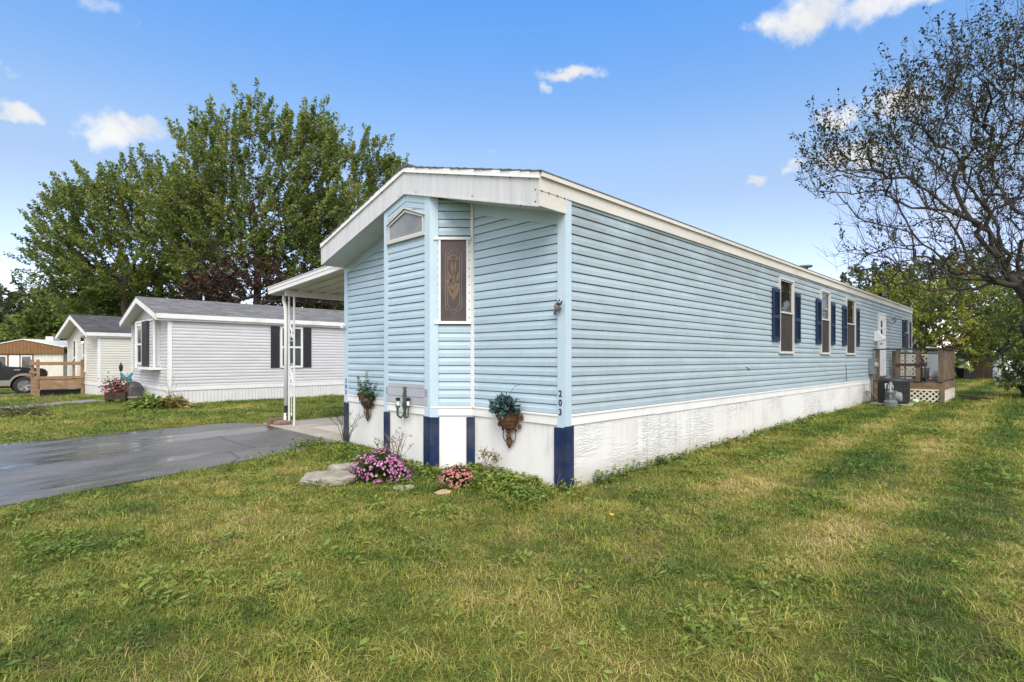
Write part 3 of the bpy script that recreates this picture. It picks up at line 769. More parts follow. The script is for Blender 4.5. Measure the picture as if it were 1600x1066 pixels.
def iron_post(x, y):
    zt = zc(y)-.10; root = empty('post', (x, y, 0)); root.parent = cp
    for k in (-.125, .125):
        mb = MB(); mb.box(-.014, .014, k-.014, k+.014, -.06, zt); mb.build('upright', M_ALU, root)
    mb = MB(); P = lambda u, z: Vector((0, u, z))
    for z0 in (2.05, 1.15):
        mb.tube([P(-.09,z0-.24), P(.07,z0+.03)], .011, 5)
        scroll(mb, (-.065,z0), .055, 1.0, 1, -1, P); scroll(mb, (.05,z0-.22), .055, 1.0, -1, 1, P)
        scroll(mb, (.03,z0+.03), .035, 1.0, 1, 1, P)
        mb.tube([P(-.11,z0+.14), P(.11,z0+.14)], .008, 5); mb.tube([P(-.11,z0-.28), P(.11,z0-.28)], .008, 5); mb.build('scrollwork', M_ALU, root); mb = MB()
    mb.tube([P(.0,.28), P(.0,.88)], .006, 5)
    scroll(mb, (0,.28), .03, 1, 1, -1, P); scroll(mb, (0,.62), .035, 1, -1, 1, P); scroll(mb, (0,.62), .035, 1, 1, 1, P)
    mb.build('scrollwork', M_ALU, root); return root
iron_post(.20, 2.70); iron_post(5.7, 2.76)
mb = MB()
mb.tube([(.19,3.06,zc(3.0)-.06),(.19,3.06,2.62),(.19,2.99,2.52),(.19,2.96,2.40),(.19,2.96,.42)], .042, 8)
mb.build('downspout', M_ALU, cp, True)
mb = MB(); mb.tube([(.19,2.96,.43),(.19,2.96,.30),(.17,2.94,.20)], .036, 8); mb.build('pipe_collar', M_BLACK, cp)
mb = MB(); mb.tube([(.17,2.94,.26),(.16,2.93,.12)], .03, 8); mb.build('downspout', M_ALU, cp)
def block(name, loc, rz, dims, mat, label, cat, group=None):
    """weathered slab: flattened superellipsoid with a chipped outline"""
    a, b, c = dims; mb = MB(); n, m = 28, 12; vs = []; off = Vector((loc[0]*3.1, loc[1]*2.7, 1))
    sg = lambda v, e: math.copysign(abs(v)**e, v)
    for i in range(m+1):
        t = pi*i/m
        for j in range(n):
            p = 2*pi*j/n; x = sg(sin(t),.45)*sg(cos(p),.62); y = sg(sin(t),.45)*sg(sin(p),.62); z = sg(cos(t),.45)
            d_ = Vector((x*a/2, y*b/2, z*c/2)); q = d_*6+off; k = 1+.22*mnoise.noise(q*.7)+.10*mnoise.noise(q*2.2)
            vs.append((d_.x*k, d_.y*k, c*.42+d_.z*(1+.25*mnoise.noise(q*.8+Vector((5,0,0))))+.012*mnoise.noise(q*4)))
    mb.add(vs, [(i*n+j, (i+1)*n+j, (i+1)*n+(j+1) % n, i*n+(j+1) % n) for i in range(m) for j in range(n)])
    o = mb.build(name, mat); o.location = loc; o.rotation_euler = (0,0,rz); tag(o, label, cat, group); return o
M_STONE = plain('rough_stone', (.27,.245,.205), .9, .3, 7, (1,1,2), bump=.02, bscale=14, dark=(.13,.12,.09), dfac=.75, dscale=5)
M_BRICK = plain('old_brick', (.20,.13,.10), .85, .25, 8, bump=.006, dark=(.09,.07,.06), dfac=.6)
pw = HW_(.14, HW+2.92)
block('splash_stone', (pw.x-.02, pw.y-.02, ground(pw.x,pw.y)+.02), .4, (.36,.28,.10), M_BRICK, 'dark worn stone lying under the end of the carport downspout', 'stone')
mb = MB(); mb.box(-.20,.20,-.055,.055,0,.06); mb.box(-.16,.22,-.05,.06,.07,.13)
o = mb.build('brick_pair', M_BRICK); o.location = (pw.x-.20, pw.y+.10, .02); o.rotation_euler = (0,0,.9); tag(o, 'two loose dark bricks stacked behind the downspout stone', 'bricks')
# garden stones
block('flat_rock', (-2.07, 6.05, 0), .1, (.62,.42,.115), M_STONE, 'long flat grey rock lying left of the purple asters', 'rock')
block('flat_rock', (-2.02, 6.42, 0), .5, (.36,.26,.15), M_STONE, 'grey rock behind the long flat rock at the left of the asters', 'rock')
block('garden_stone', (-1.16, 5.76, 0), .2, (.24,.16,.035), M_STONE, 'small pale flat stone between the purple and the pink flowers', 'stone')
block('garden_stone', (-.72, 5.56, 0), .8, (.20,.14,.035), plain('sandstone', (.42,.29,.18), .85, .2, 9, bump=.01), 'small tan flat stone in front of the pink mum', 'stone')

# -------------------------------------------------- fixtures hung on the home
M_RUST = plain('rusty_iron', (.11,.055,.03), .8, .4, 12, dark=(.05,.04,.035), dfac=.8, dscale=8)
M_COCO = plain('coco_liner', (.17,.085,.04), .95, .35, 16, bump=.02, bscale=30, dark=(.03,.035,.02), dfac=.9, dscale=5)
L_BLUEG = leaf_mat('bluegreen_leaf', [(0,(.035,.075,.075)),(.6,(.075,.14,.14)),(1,(.17,.25,.25))], .5, .1)
L_GREEN = leaf_mat('fern_leaf', [(0,(.03,.075,.02)),(.5,(.09,.17,.045)),(1,(.22,.28,.10))], .5, .25)

def leaves(P, D, N, L_, W_, fold=.18):
    """kite shaped leaves: base point, direction, normal, length, width"""
    D = D/np.linalg.norm(D, axis=1, keepdims=True); S = np.cross(D, N); S /= np.maximum(np.linalg.norm(S, axis=1, keepdims=True), 1e-6)
    U = np.cross(S, D); L_ = np.asarray(L_)[:, None]; W_ = np.asarray(W_)[:, None]
    a = P; b = P + D*L_*.45 + S*W_*.5 + U*W_*fold; c = P + D*L_; d = P + D*L_*.45 - S*W_*.5 + U*W_*fold
    n = len(P); V = np.stack([a, b, c, d], 1).reshape(-1, 3); Q = np.arange(4*n).reshape(n, 4)
    return V, Q
def rvec(n): 
    v = rng.normal(size=(n, 3)); return v/np.linalg.norm(v, axis=1, keepdims=True)

def planter(x, y, z, fol, label, sc_=1.0):
    """wall basket on a rusted bracket; local +x is out of the wall"""
    w = HW_(x, y, z); t = tag(empty('wall_planter', w, RAD(225)), label, 'planter', None)
    mb = MB(); mb.lathe([(.05,-.12),(.10,-.09),(.135,-.02),(.16,.07)], (0.012,0,0), 14, -pi/2, pi/2); mb.build('basket', M_COCO, t, True)
    mb = MB()
    for zz, r in ((.075,.165),(-.02,.14),(-.10,.095)): mb.tube([(.012+r*cos(a), r*sin(a), zz) for a in np.linspace(-pi/2, pi/2, 11)], .006, 5)
    P = lambda u, v: Vector((.02, u, v))
    for s in (-1, 1):
        mb.tube([P(s*.155,.07), P(s*.15,-.01), P(s*.11,-.09), P(s*.05,-.14)], .006, 5)
        scroll(mb, (s*.19,.05), .035, 1.1, s, -1, P); scroll(mb, (s*.16,-.06), .028, 1.1, s, -1, P)
        mb.tube([P(s*.09,-.15), P(s*.105,-.20), P(s*.085,-.26), P(s*.045,-.28)], .006, 5); scroll(mb, (s*.035,-.235), .022, 1.0, -s, -1, P); scroll(mb, (s*.10,-.15), .02, 1.0, s, 1, P)
    mb.ball((.03,0,-.15), .03, .04, .03); mb.ball((.03,0,-.21), .025, .035, .04); mb.ball((.025,0,-.285), .02, .045, .05); mb.ball((.02,0,-.335), .01, .018, .02)
    mb.build('bracket', M_RUST, t)
    if fol == 'blue':
        n = 420; d = rvec(n); d[:,2] = np.abs(d[:,2])*1.0 - .1; d[:,0] = np.abs(d[:,0])*.8
        P_ = d*rng.uniform(.05, .20, (n,1))*np.array([.8,1.05,.85]) + np.array([.06,0,.09]); D = d + rvec(n)*.5 + np.array([0,0,-.25])
        V, Q = leaves(P_, D, rvec(n)+np.array([.6,0,.8]), rng.uniform(.05,.11,n), rng.uniform(.03,.062,n))
        np_mesh('foliage', V, Q, L_BLUEG, t, rng.uniform(0,1,n)**1.3)
        mb = MB(); mb.tube([(.05,.02,.15),(.06,.06,.30),(.05,.12,.37),(.04,.20,.40)], .003, 4); mb.build('dry_stem', M_RUST, t)
    else:
        Vs = []; Ts = []
        for (ys, lean, hh, k) in ((.06,.04,.42,130),(-.03,-.05,.34,110),(.13,.16,.26,70)):
            tt = rng.uniform(0,1,k); a = rng.uniform(0,2*pi,k)
            base = np.stack([.08+.03*tt, ys+lean*tt*2, .02+hh*tt], 1); D = np.stack([cosv(a), sinv(a), rng.uniform(-.6,.5,k)], 1)
            V, Q = leaves(base, D, rvec(k)*.4+np.array([0,0,1]), (.11-.07*tt)*rng.uniform(.7,1.1,k), (.042-.025*tt)); Vs.append(V); Ts.append(np.clip(.3+.5*tt+rng.normal(0,.18,k),0,1))
        V = np.concatenate(Vs); np_mesh('foliage', V, np.arange(len(V)).reshape(-1,4), L_GREEN, t, np.concatenate(Ts))
        n = 60; d = rvec(n); d[:,0] = np.abs(d[:,0]); P_ = d*rng.uniform(.05,.16,(n,1)) + np.array([.04,.06,.10]); V, Q = leaves(P_, d+np.array([0,0,-.5]), rvec(n)+np.array([.5,0,.6]), rng.uniform(.05,.09,n), rng.uniform(.025,.04,n)); np_mesh('trailing_leaves', V, Q, L_BLUEG, t, rng.uniform(0,.6,n))
    return t
cosv, sinv = np.cos, np.sin
planter(-.02, .80, .72, 'blue', 'rusty iron wall planter with blue green leaves, right of the patterned window')
planter(-.02, 3.98, .77, 'fern', 'rusty iron wall planter with upright green fern, at the left end of the front')

M_VERD = plain('verdigris', (.035,.075,.05), .7, .4, 10, dark=(.02,.025,.02), dfac=.7)
w = HW_(xb-.024, 2.37, .80)
t = tag(empty('wall_sconce', w, RAD(225)), 'green metal candle sconce hanging on the white skirting of the bay', 'sconce')
mb = MB(); mb.box(0,.012,-.02,.02,.02,.20)
mb.lathe([(.0,.24),(.024,.23),(.014,.18),(.028,.11),(.018,.05),(.034,.0),(.014,-.08),(.022,-.14),(.0,-.19)], (.02,0,0), 10)
mb.build('stem', M_VERD, t, True)
for s, out in ((1,.16),(-1,.10),(.25,.06)):
    mb = MB(); yy = s*.13 if abs(s) == 1 else .03; ox = .05 if abs(s) == 1 else .14
    mb.tube([(.03,0,-.12),(ox*.6,yy*.5,-.17),(ox,yy,-.14),(ox,yy,-.04)], .009, 6); mb.lathe([(.0,-.04),(.028,-.03),(.02,-.01),(.024,0)], (ox,yy,0), 8)
    a = mb.build('arm', M_VERD, t)
    if s != -1:
        mb = MB(); mb.tube([(ox,yy,0),(ox,yy,.06)], .018, 8); mb.build('candle', M_WHITE, a); mb = MB(); mb.tube([(ox,yy,.06),(ox,yy,.10)], .028, 8); mb.build('candle_cap', M_BLACK, a)
w = HW_(-.03, .045, 1.95)
t = tag(empty('tap_ornament', w, RAD(225)), 'small silvery bird bracket on the corner post above the number', 'ornament')
mb = MB(); mb.ball((.05,.0,.0),.035,.028,.05); mb.ball((.06,.035,.04),.025,.03,.022); mb.bar((0,0,-.02),(.08,.0,.02),.03,.03); mb.ball((.045,-.03,-.05),.02,.02,.035); mb.build('body', plain('pewter', (.22,.19,.19), .35, .4, 20, metal=.6), t)
mb = MB(); mb.extrude([(.05,.02,.03),(.06,.09,.06),(.05,.055,.01)], (.012,0,0)); mb.extrude([(.05,.0,.03),(.06,.05,.08),(.05,.03,.02)], (.012,0,0)); mb.build('wing', M_DARKMET, t)
w = HW_(-.03, HW+.02, 1.93)
t = tag(empty('wall_ornament', w, RAD(225)), 'small white bracket on the left front corner post under the carport', 'ornament')
mb = MB(); mb.ball((.05,.03,0),.03,.05,.03); mb.bar((0,0,0),(.08,.05,.03),.03,.03); mb.ball((.05,.09,.03),.022,.03,.02); mb.build('body', M_WHITE, t)

# ------------------------------------------------ things beside the long wall
def LW(s, off, z=0):  # along the long wall, off metres out from it
    v = HW_(s, -off); v.z = ground(v.x, v.y) + z; return v
# electric meter box
t = tag(empty('electric_meter', LW(13.66, .0), RAD(45)), 'grey electric meter box with conduit on the long blue wall by the deck', 'electric meter')
mb = MB(); mb.box(-.14,.14,-.16,-.02,.80,1.24); mb.build('box', M_GREYMET, t)
mb = MB(); mb.lathe([(0,.06),(.07,.055),(.085,0)], (0,0,0), 12); o = mb.build('meter_dome', glass_mat('meter_glass', (.35,.35,.36), .15), t); o.rotation_euler = (pi/2,0,0); o.location = (.0,-.16,1.06)
mb = MB(); mb.tube([(0,-.07,.82),(0,-.07,-.05)], .03, 8); mb.build('conduit', M_GREYMET, t)
mb = MB()
for k in range(3): mb.tube([(-.3-.1*k,-.03,.30+.02*k),(-.12,-.10,.26),(.1,-.22,.06),(.32,-.32,.10+.03*k)], .014, 6)
mb.build('hoses', plain('grey_hose', (.35,.35,.34), .6), t)
# air conditioner
t = tag(empty('air_conditioner', LW(12.95, .70), RAD(45)), 'dark round air conditioner unit standing beside the wooden deck', 'air conditioner')
mb = MB(); mb.lathe([(.33,.06),(.345,.10),(.345,.63),(.335,.65)], n=28); mb.lathe([(.33,.05),(.31,.05)], n=28); mb.build('casing', M_BLACK, t)
mb = MB()
for i in range(44):
    a = 2*pi*i/44; mb.bar((.352*cos(a),.352*sin(a),.10),(.352*cos(a),.352*sin(a),.63),.008,.008)
for z in (.1,.27,.45,.61): mb.tube([(.354*cos(a),.354*sin(a),z) for a in np.linspace(0,2*pi,25)], .006, 4)
mb.build('guard', M_DARKMET, t)
mb = MB(); mb.lathe([(.36,.63),(.37,.67),(.34,.70),(.15,.72),(0,.72)], n=28); mb.build('top', plain('ac_top', (.03,.032,.04), .4), t, True)
mb = MB(); mb.box(-.45,.45,-.45,.45,-.05,.05); mb.build('pad', M_CONC, t)
mb = MB(); mb.box(-.05,.05,-.366,-.356,.44,.58); mb.build('label_plate', M_WHITE, t).rotation_euler = (0,0,-1.8)
# gas meter
t = tag(empty('gas_meter', LW(12.1, .78), RAD(45)), 'grey gas meter with curved pipes in front of the air conditioner', 'gas meter')
mb = MB(); mb.box(.02,.30,-.10,.10,.10,.36); mb.lathe([(0,-.13),(.12,-.125),(.15,-.09),(.15,.09),(.12,.125),(0,.13)], (0,0,0), 16)
o = mb.build('meter_body', plain('meter_grey', (.13,.15,.16), .5, .2, 6), t); 
mb = MB(); mb.lathe([(0,0),(.10,.0),(.13,.02),(.13,.13),(.10,.16),(0,.16)], (0,0,0), 16); o2 = mb.build('meter_face', plain('meter_face', (.20,.22,.23), .45), t); o2.rotation_euler = (pi/2,0,0); o2.location = (.17,-.05,.26); o.location = (0,0,.06)
mb = MB(); mb.tube([(-.04,0,-.05),(-.04,0,.62)], .028, 8); mb.tube([(-.04,0,.55),(.02,0,.64),(.10,0,.62),(.11,0,.44)], .026, 8); mb.tube([(.26,0,.42),(.26,0,.54),(.33,.06,.60),(.42,.15,.56),(.44,.2,-.05)], .024, 8); mb.lathe([(.05,-.04),(.075,0),(.05,.04)], (-.04,0,.40), 10); mb.build('pipes', M_GREYMET, t, True)

# ------------------------------------------------------------------ deck
M_DECK = wood_mat('weathered_wood', (.185,.135,.095), (.065,.055,.048), (2,2,2), .85)
M_DECKD = wood_mat('dark_wet_wood', (.06,.042,.032), (.025,.02,.018), (2,2,2), .7)
M_LATT = plain('cream_lattice', (.66,.62,.52), .7, .08, 5, dark=(.4,.36,.28), dfac=.4)
dk = tag(empty('wooden_deck', LW(14.07, .0), RAD(45)), 'weathered brown wooden deck with lattice skirt outside the back door', 'deck')
DLn, DWd, DF = 2.4, 1.62, .60
mb = MB()
for i in range(17): mb.box(DLn*i/17+.004, DLn*(i+1)/17-.004, -DWd-.04, -.04, DF-.03, DF)
mb.build('deck_boards', M_DECK, dk)
mb = MB(); mb.box(-.04,.0,-DWd,-.04,DF-.21,DF-.032); mb.box(0,DLn,-DWd-.04,-DWd,DF-.21,DF-.032); mb.box(DLn,DLn+.04,-DWd,-.04,DF-.21,DF-.032); mb.build('rim_joist', wood_mat('rim_wood', (.24,.16,.095), (.10,.07,.05), (2,2,6), .8), dk)
for x, y, z in ((-.02,-DWd+.02,DF-.2),(DLn,-DWd+.02,DF-.2),(-.02,-.10,DF-.2)):
    mb = MB(); mb.box(x-.05,x+.05,y-.05,y+.05,-.2,z); mb.build('leg', M_DECK, dk)
def lattice(mb, P, a0, a1, b0, b1, w_=.038, step=.135):
    n = int((a1-a0+b1-b0)/step)+2
    for sgn in (1,-1):
        for i in range(n):
            c0 = a0 - (b1-b0) + i*step
            pts = []
            # strip along (1, sgn): clip to the rectangle
            u0 = max(a0, c0); u1 = min(a1, c0+(b1-b0))
            if u1-u0 < .02: continue
            z0 = b0+(u0-c0) if sgn > 0 else b1-(u0-c0); z1 = b0+(u1-c0) if sgn > 0 else b1-(u1-c0)
            mb.bar(P(u0, .004*sgn, z0), P(u1, .004*sgn, z1), .007, w_, up=(0,0,1))
    for z in (b0, b1): mb.bar(P(a0,.012,z), P(a1,.012,z), .012, .04)
    for u in (a0, a1): mb.bar(P(u,.012,b0), P(u,.012,b1), .012, .04, up=(1,0,0))
mb = MB(); lattice(mb, lambda u, n, z: Vector((-.03-n, -u, z)), .1, DWd-.06, .02, DF-.23); mb.build('lattice_panel', M_LATT, dk)
mb = MB()
for i in range(6): mb.box(.04, DLn-.05, -DWd-.028+.004*(i % 2), -DWd-.006, .03+.06*i, .075+.06*i)
mb.build('slat_panel', M_LATT, dk)
mb = MB(); mb.box(.1, DLn-.1, -DWd+.1, -.1, -.05, .05); mb.box(.02,.03,-DWd+.03,-.1,0,DF-.22); mb.build('under_deck_shade', M_BLACK, dk)  # black slab and sheet stand in for the shade below the boards
RH = DF+.88
for x, y, z1 in ((-.02,-.13,RH),(-.02,-.62,RH),(-.02,-1.08,RH),(-.02,-DWd+.05,RH),(DLn-.04,-DWd+.05,RH),(DLn-.04,-.13,RH)):
    mb = MB(); mb.box(x-.05,x+.05,y-.05,y+.05,DF,z1); mb.build('railing_post', M_DECK, dk)
mb = MB(); mb.box(-.022,.022,-.80,-.765,DF,RH-.04); mb.build('baluster', M_DECK, dk)
mb = MB(); mb.box(-.08,.06,-DWd-.06,-.04,RH+.002,RH+.04); mb.box(.06,DLn+.06,-DWd-.06,-DWd+.10,RH+.002,RH+.04); mb.build('handrail', M_DECKD, dk)
mb = MB()
for i in range(13):
    x = .06+i*.178; mb.box(x, x+.155, -DWd-.012-.004*(i % 2), -DWd+.012, DF+.04, RH-.002)
mb.build('privacy_boards', M_DECK, dk)
mb = MB(); mb.box(-.10,-.074,-1.28,-.58,DF+.42,DF+.50); mb.build('mid_rail', M_DECKD, dk)
mb = MB(); mb.tube([(-.12,-1.13,RH-.12),(-.12,-1.20,RH-.28),(-.12,-1.25,RH-.5),(-.12,-1.26,DF-.02)], .022, 6); mb.tube([(-.02,-1.16,DF),(-.02,-1.16,RH-.25)], .018, 6); mb.build('iron_rail', M_BLACK, dk)
mb = MB(); lattice(mb, lambda u, n, z: Vector((DLn-.04-n, -u, z)), .2, 1.0, DF+.10, DF+.75); mb.build('lattice_panel', M_LATT, dk)
mb = MB()
for z in (DF+.06, DF+.80): mb.box(DLn-.06,DLn-.02,-DWd+.1,-.13,z-.02,z+.02)
mb.build('end_rail', M_DECKD, dk)
# pieces that stand on the deck
t = tag(empty('watering_can', LW(15.2, 1.30, DF), RAD(45)), 'small white spouted can standing on the deck by the privacy boards', 'watering can')
mb = MB(); mb.lathe([(0,0),(.07,0),(.075,.20),(.05,.24)], n=12); mb.tube([(.07,0,.06),(.16,0,.2),(.19,0,.27)], .015, 6); mb.tube([(-.07,0,.05),(-.13,0,.14),(-.05,0,.25)], .01, 6); mb.build('can', M_WHITE, t, True)
t = tag(empty('white_bucket', LW(15.5, 1.0, DF), RAD(45)), 'pale lidded bucket standing on the back of the deck', 'bucket')
mb = MB(); mb.lathe([(0,0),(.13,0),(.15,.32),(.16,.33)], n=14); mb.build('pail', plain('pale_plastic', (.55,.60,.55), .5), t, True); mb = MB(); mb.lathe([(.165,.33),(.165,.36),(0,.365)], n=14); mb.build('lid', M_WHITE, t)
t = tag(empty('fallen_pot', LW(14.35, 1.12, DF), RAD(45)), 'dark shallow pot left on the near edge of the deck', 'pot')
mb = MB(); mb.lathe([(0,0),(.08,0),(.13,.07),(.14,.08),(.12,.07),(0,.03)], n=14); mb.build('pot', M_BLACK, t, True)
# behind the deck
t = tag(empty('utility_cabinet', LW(18.2, 1.08), RAD(45)), 'pale grey utility cabinet standing behind the wooden deck', 'cabinet')
mb = MB(); mb.box(-.3,.3,-.28,.28,-.1,1.42); mb.build('cabinet_body', plain('cabinet_grey', (.40,.44,.46), .5, .06, 4), t)
mb = MB(); mb.extrude([(-.34,-.32,1.42),(.34,-.32,1.42),(.34,.32,1.56),(-.34,.32,1.56)], (0,0,.05)); mb.build('cabinet_lid', plain('cabinet_lid', (.62,.64,.65), .5), t)
mb = MB(); mb.box(-.308,-.3,-.24,.24,.1,1.3); mb.build('cabinet_door', plain('cabinet_door', (.44,.48,.50), .5, .05, 4), t)
t = tag(empty('green_post', LW(18.4, .62), RAD(45)), 'dark green grey upright panel between the deck and the grey cabinet', 'panel')
mb = MB(); mb.box(-.03,.03,-.24,.24,-.1,1.4); mb.bar((.0,-.26,-.1),(.0,-.26,1.5),.07,.07); mb.bar((.0,.26,-.1),(.0,.26,1.5),.07,.07); mb.build('board', plain('green_grey', (.13,.17,.16), .7, .15, 5), t)
o = MB().ball((0,0,.06),.09,.09,.07,12,8).build('garden_ball', plain('pale_green', (.50,.62,.38), .6, .15, 8), None, True); v = LW(13.75,1.05); o.location = v; tag(o, 'pale green ball lying in the grass at the foot of the deck lattice', 'ball')
t = tag(empty('brush_pile', LW(15.8, 2.15), RAD(45)), 'low heap of dark sticks at the far corner of the deck', 'brush pile')
mb = MB()
for i in range(26):
    a = random.uniform(0,pi); c = Vector((random.uniform(-.3,.5), random.uniform(-.35,.2), random.uniform(.0,.10))); dd = Vector((cos(a),sin(a),random.uniform(-.1,.2)))*random.uniform(.15,.35); mb.tube([c-dd, c+dd], random.uniform(.008,.016), 5)
mb.build('sticks', M_DECKD, t)

# ------------------------------------------------------- neighbour homes
M_SIDE1 = siding_mat('white_vinyl', (.60,.59,.62), (.42,.41,.43), .35)
M_SIDE2 = siding_mat('cream_vinyl', (.70,.68,.62), (.5,.47,.4), .3)
def shingle_mat(name, col):
    """courses of tabs, each tab its own shade"""
    m, nt, p = new_mat(name); br = nt.new('ShaderNodeTexBrick'); co = nt.obj(); nt.put(br.inputs['Vector'], co)
    br.inputs['Scale'].default_value = 1; br.inputs['Brick Width'].default_value = .30; br.inputs['Row Height'].default_value = .145; br.inputs['Mortar Size'].default_value = .008; br.inputs['Mortar Smooth'].default_value = .3
    br.inputs['Color1'].default_value = tuple(c*.72 for c in col)+(1,); br.inputs['Color2'].default_value = tuple(c*1.22 for c in col)+(1,); br.inputs['Mortar'].default_value = tuple(c*.45 for c in col)+(1,)
    st = nt.noise(nt.scale(co, (1,.25,1)), 1.6, 5, .65)
    c = nt.mix(nt.rng(st, .5, .75, 0, .5), br.outputs['Color'], tuple(c*.5 for c in col)); nt.put(p.inputs['Base Color'], c)
    p.inputs['Roughness'].default_value = .95; p.inputs['Specular IOR Level'].default_value = .15
    nt.put(p.inputs['Normal'], nt.bump(nt.math('SUBTRACT', nt.noise(co, 60, 3), br.outputs['Fac']), .012)); return m
M_SH1 = shingle_mat('grey_shingle', (.17,.17,.175)); M_SH2 = shingle_mat('dark_shingle', (.085,.085,.092))
M_SKV = plain('vinyl_skirt', (.66,.65,.66), .5, .05, 4)
M_CHAR = plain('charcoal_shutter', (.028,.028,.032), .5, .15, 4)
M_PANE = glass_mat('neighbour_glass', (.07,.075,.085), .06)
def neighbour(loc, rz, L_, W_, skirt, belt, eave, label, mside, mroof, over=.34, pitch=.27):
    h = tag(empty('mobile_home', loc, rz), label, 'mobile home'); mid = W_/2; zb = skirt+belt
    zs_ = lambda y: eave + pitch*(y if y < mid else W_-y); lo_ = lambda z: max(0, (z-.06-eave)/pitch)
    mb = siding(MB(), lambda s, n, z: (s, -n, z), .06, L_-.06, zb, eave+.06, sag=False)
    siding(mb, lambda s, n, z: (-n, s, z), .06, W_-.06, zb, zs_(mid)-.02, lo=lo_, hi=lambda z: W_-lo_(z), sag=False)
    siding(mb, lambda s, n, z: (s, W_+n, z), .06, L_-.06, zb, eave+.06, sag=False); siding(mb, lambda s, n, z: (L_+n, s, z), .06, W_-.06, zb, zs_(mid)-.02, lo=lo_, hi=lambda z: W_-lo_(z), sag=False)
    mb.build('wall', mside, h)
    mb = MB()
    for s in np.arange(0, L_-.1, .105): mb.box(s+.004, min(s+.101, L_), -.006, .02, -.4, skirt)
    for s in np.arange(0, W_-.1, .105): mb.box(-.006, .02, s+.004, min(s+.101, W_), -.4, skirt)
    mb.box(.01, L_-.01, .012, W_-.01, -.4, skirt-.01); mb.build('skirting', M_SKV, h)
    mb = MB(); mb.box(.08,L_-.08,-.024,.01,skirt,zb); mb.box(-.024,.01,.08,W_-.08,skirt,zb); mb.build('belt_trim', M_WHITE, h)
    mb = MB(); mb.box(-.024,.08,-.024,.08,skirt-.02,eave+.03); mb.box(-.024,.08,W_-.08,W_+.024,skirt-.02,eave+.03); mb.box(L_-.08,L_+.024,-.024,.08,skirt-.02,eave+.03); mb.build('corner_post', M_WHITE, h)
    x0, x1 = -over, L_+.15; e = .10; zt = lambda y: zs_(max(0,min(W_,y)))+.17-(pitch*e if (y < 0 or y > W_) else 0)
    mb = MB()
    for a, b in ((-e, mid), (W_+e, mid)):
        mb.extrude([(x0-.03,a,zt(a)),(x0-.03,b,zt(b)),(x1,b,zt(b)),(x1,a,zt(a))], (0,0,.025))
    rf = mb.build('roof', mroof, h)
    mb = MB(); mb.extrude([(x0+.02,.02,zs_(0)+.012),(x0+.02,mid,zs_(mid)+.012),(x0+.02,W_-.02,zs_(0)+.012),(x0+.02,W_-.02,zs_(0)+.165),(x0+.02,mid,zs_(mid)+.165),(x0+.02,.02,zs_(0)+.165)], (L_+over,0,0)); mb.build('soffit', M_SOFF, h)
    mb = MB()
    for a, b in ((-e, mid), (W_+e, mid)): mb.extrude([(x0-.02,a,zt(a)-.19),(x0-.02,b,zt(b)-.19),(x0-.02,b,zt(b)-.003),(x0-.02,a,zt(a)-.003)], (.04,0,0))
    mb.build('fascia', M_WHITE, h)
    mb = MB(); mb.box(x0-.02,x1,-e-.05,.0,zt(-e)-.13,zt(-e)+.01); mb.box(x0+.022,x1,-e+.002,.0,zt(-e)-.19,zt(-e)-.131); mb.box(x0-.02,x1,W_,W_+e+.05,zt(-e)-.13,zt(-e)+.01); mb.build('gutter', M_WHITE, h)
    return h
def box_window(h, P, a, b, c, d, split=True, sh=None, sh_w=.36, proud=.04):
    """window in a wall plane P(s,n,z)"""
    def bx(mb, s0, s1, n0, n1, z0, z1):
        mb.add([P(s, n, z) for z in (z0, z1) for s, n in ((s0,n0),(s1,n0),(s1,n1),(s0,n1))], [(3,2,1,0),(4,5,6,7),(0,1,5,4),(1,2,6,5),(2,3,7,6),(3,0,4,7)])
    mb = MB(); wd = .07
    bx(mb,a,a+wd,0,proud,c,d); bx(mb,b-wd,b,0,proud,c,d); bx(mb,a+wd,b-wd,0,proud,c,c+wd); bx(mb,a+wd,b-wd,0,proud,d-wd,d)
    if split: bx(mb,a+wd,b-wd,0,proud-.005,(c+d)/2-.03,(c+d)/2+.03)
    w_ = mb.build('window', M_WHITE, h)
    mb = MB(); bx(mb,a+wd,b-wd,.0,proud-.02,c+wd,d-wd); mb.build('pane', M_PANE, w_)
    if sh:
        for s in sh:
            s0 = a-sh_w-.02 if s < 0 else b+.02; mb = MB()
            bx(mb, s0, s0+sh_w, .01, .035, c+.0, d-.01)
            k = int((d-c-.2)/.06)
            for i in range(k): bx(mb, s0+.05, s0+sh_w-.05, .035, .042, c+.08+i*.06, c+.08+i*.06+.035)
            mb.build('shutter', M_CHAR, h)
    return w_
N1 = neighbour((-10.39, 16.2, 0), RAD(46), 18.0, 4.9, .42, .11, 2.60, 'white mobile home with grey shingle roof and black shutters beyond the driveway', M_SIDE1, M_SH1)
Ps = lambda s, n, z: Vector((s, -n, z)); Pf = lambda s, n, z: Vector((-n, s, z))
box_window(N1, Ps, 3.34, 4.14, 1.08, 2.52, True, (-1,1), .30, .05)
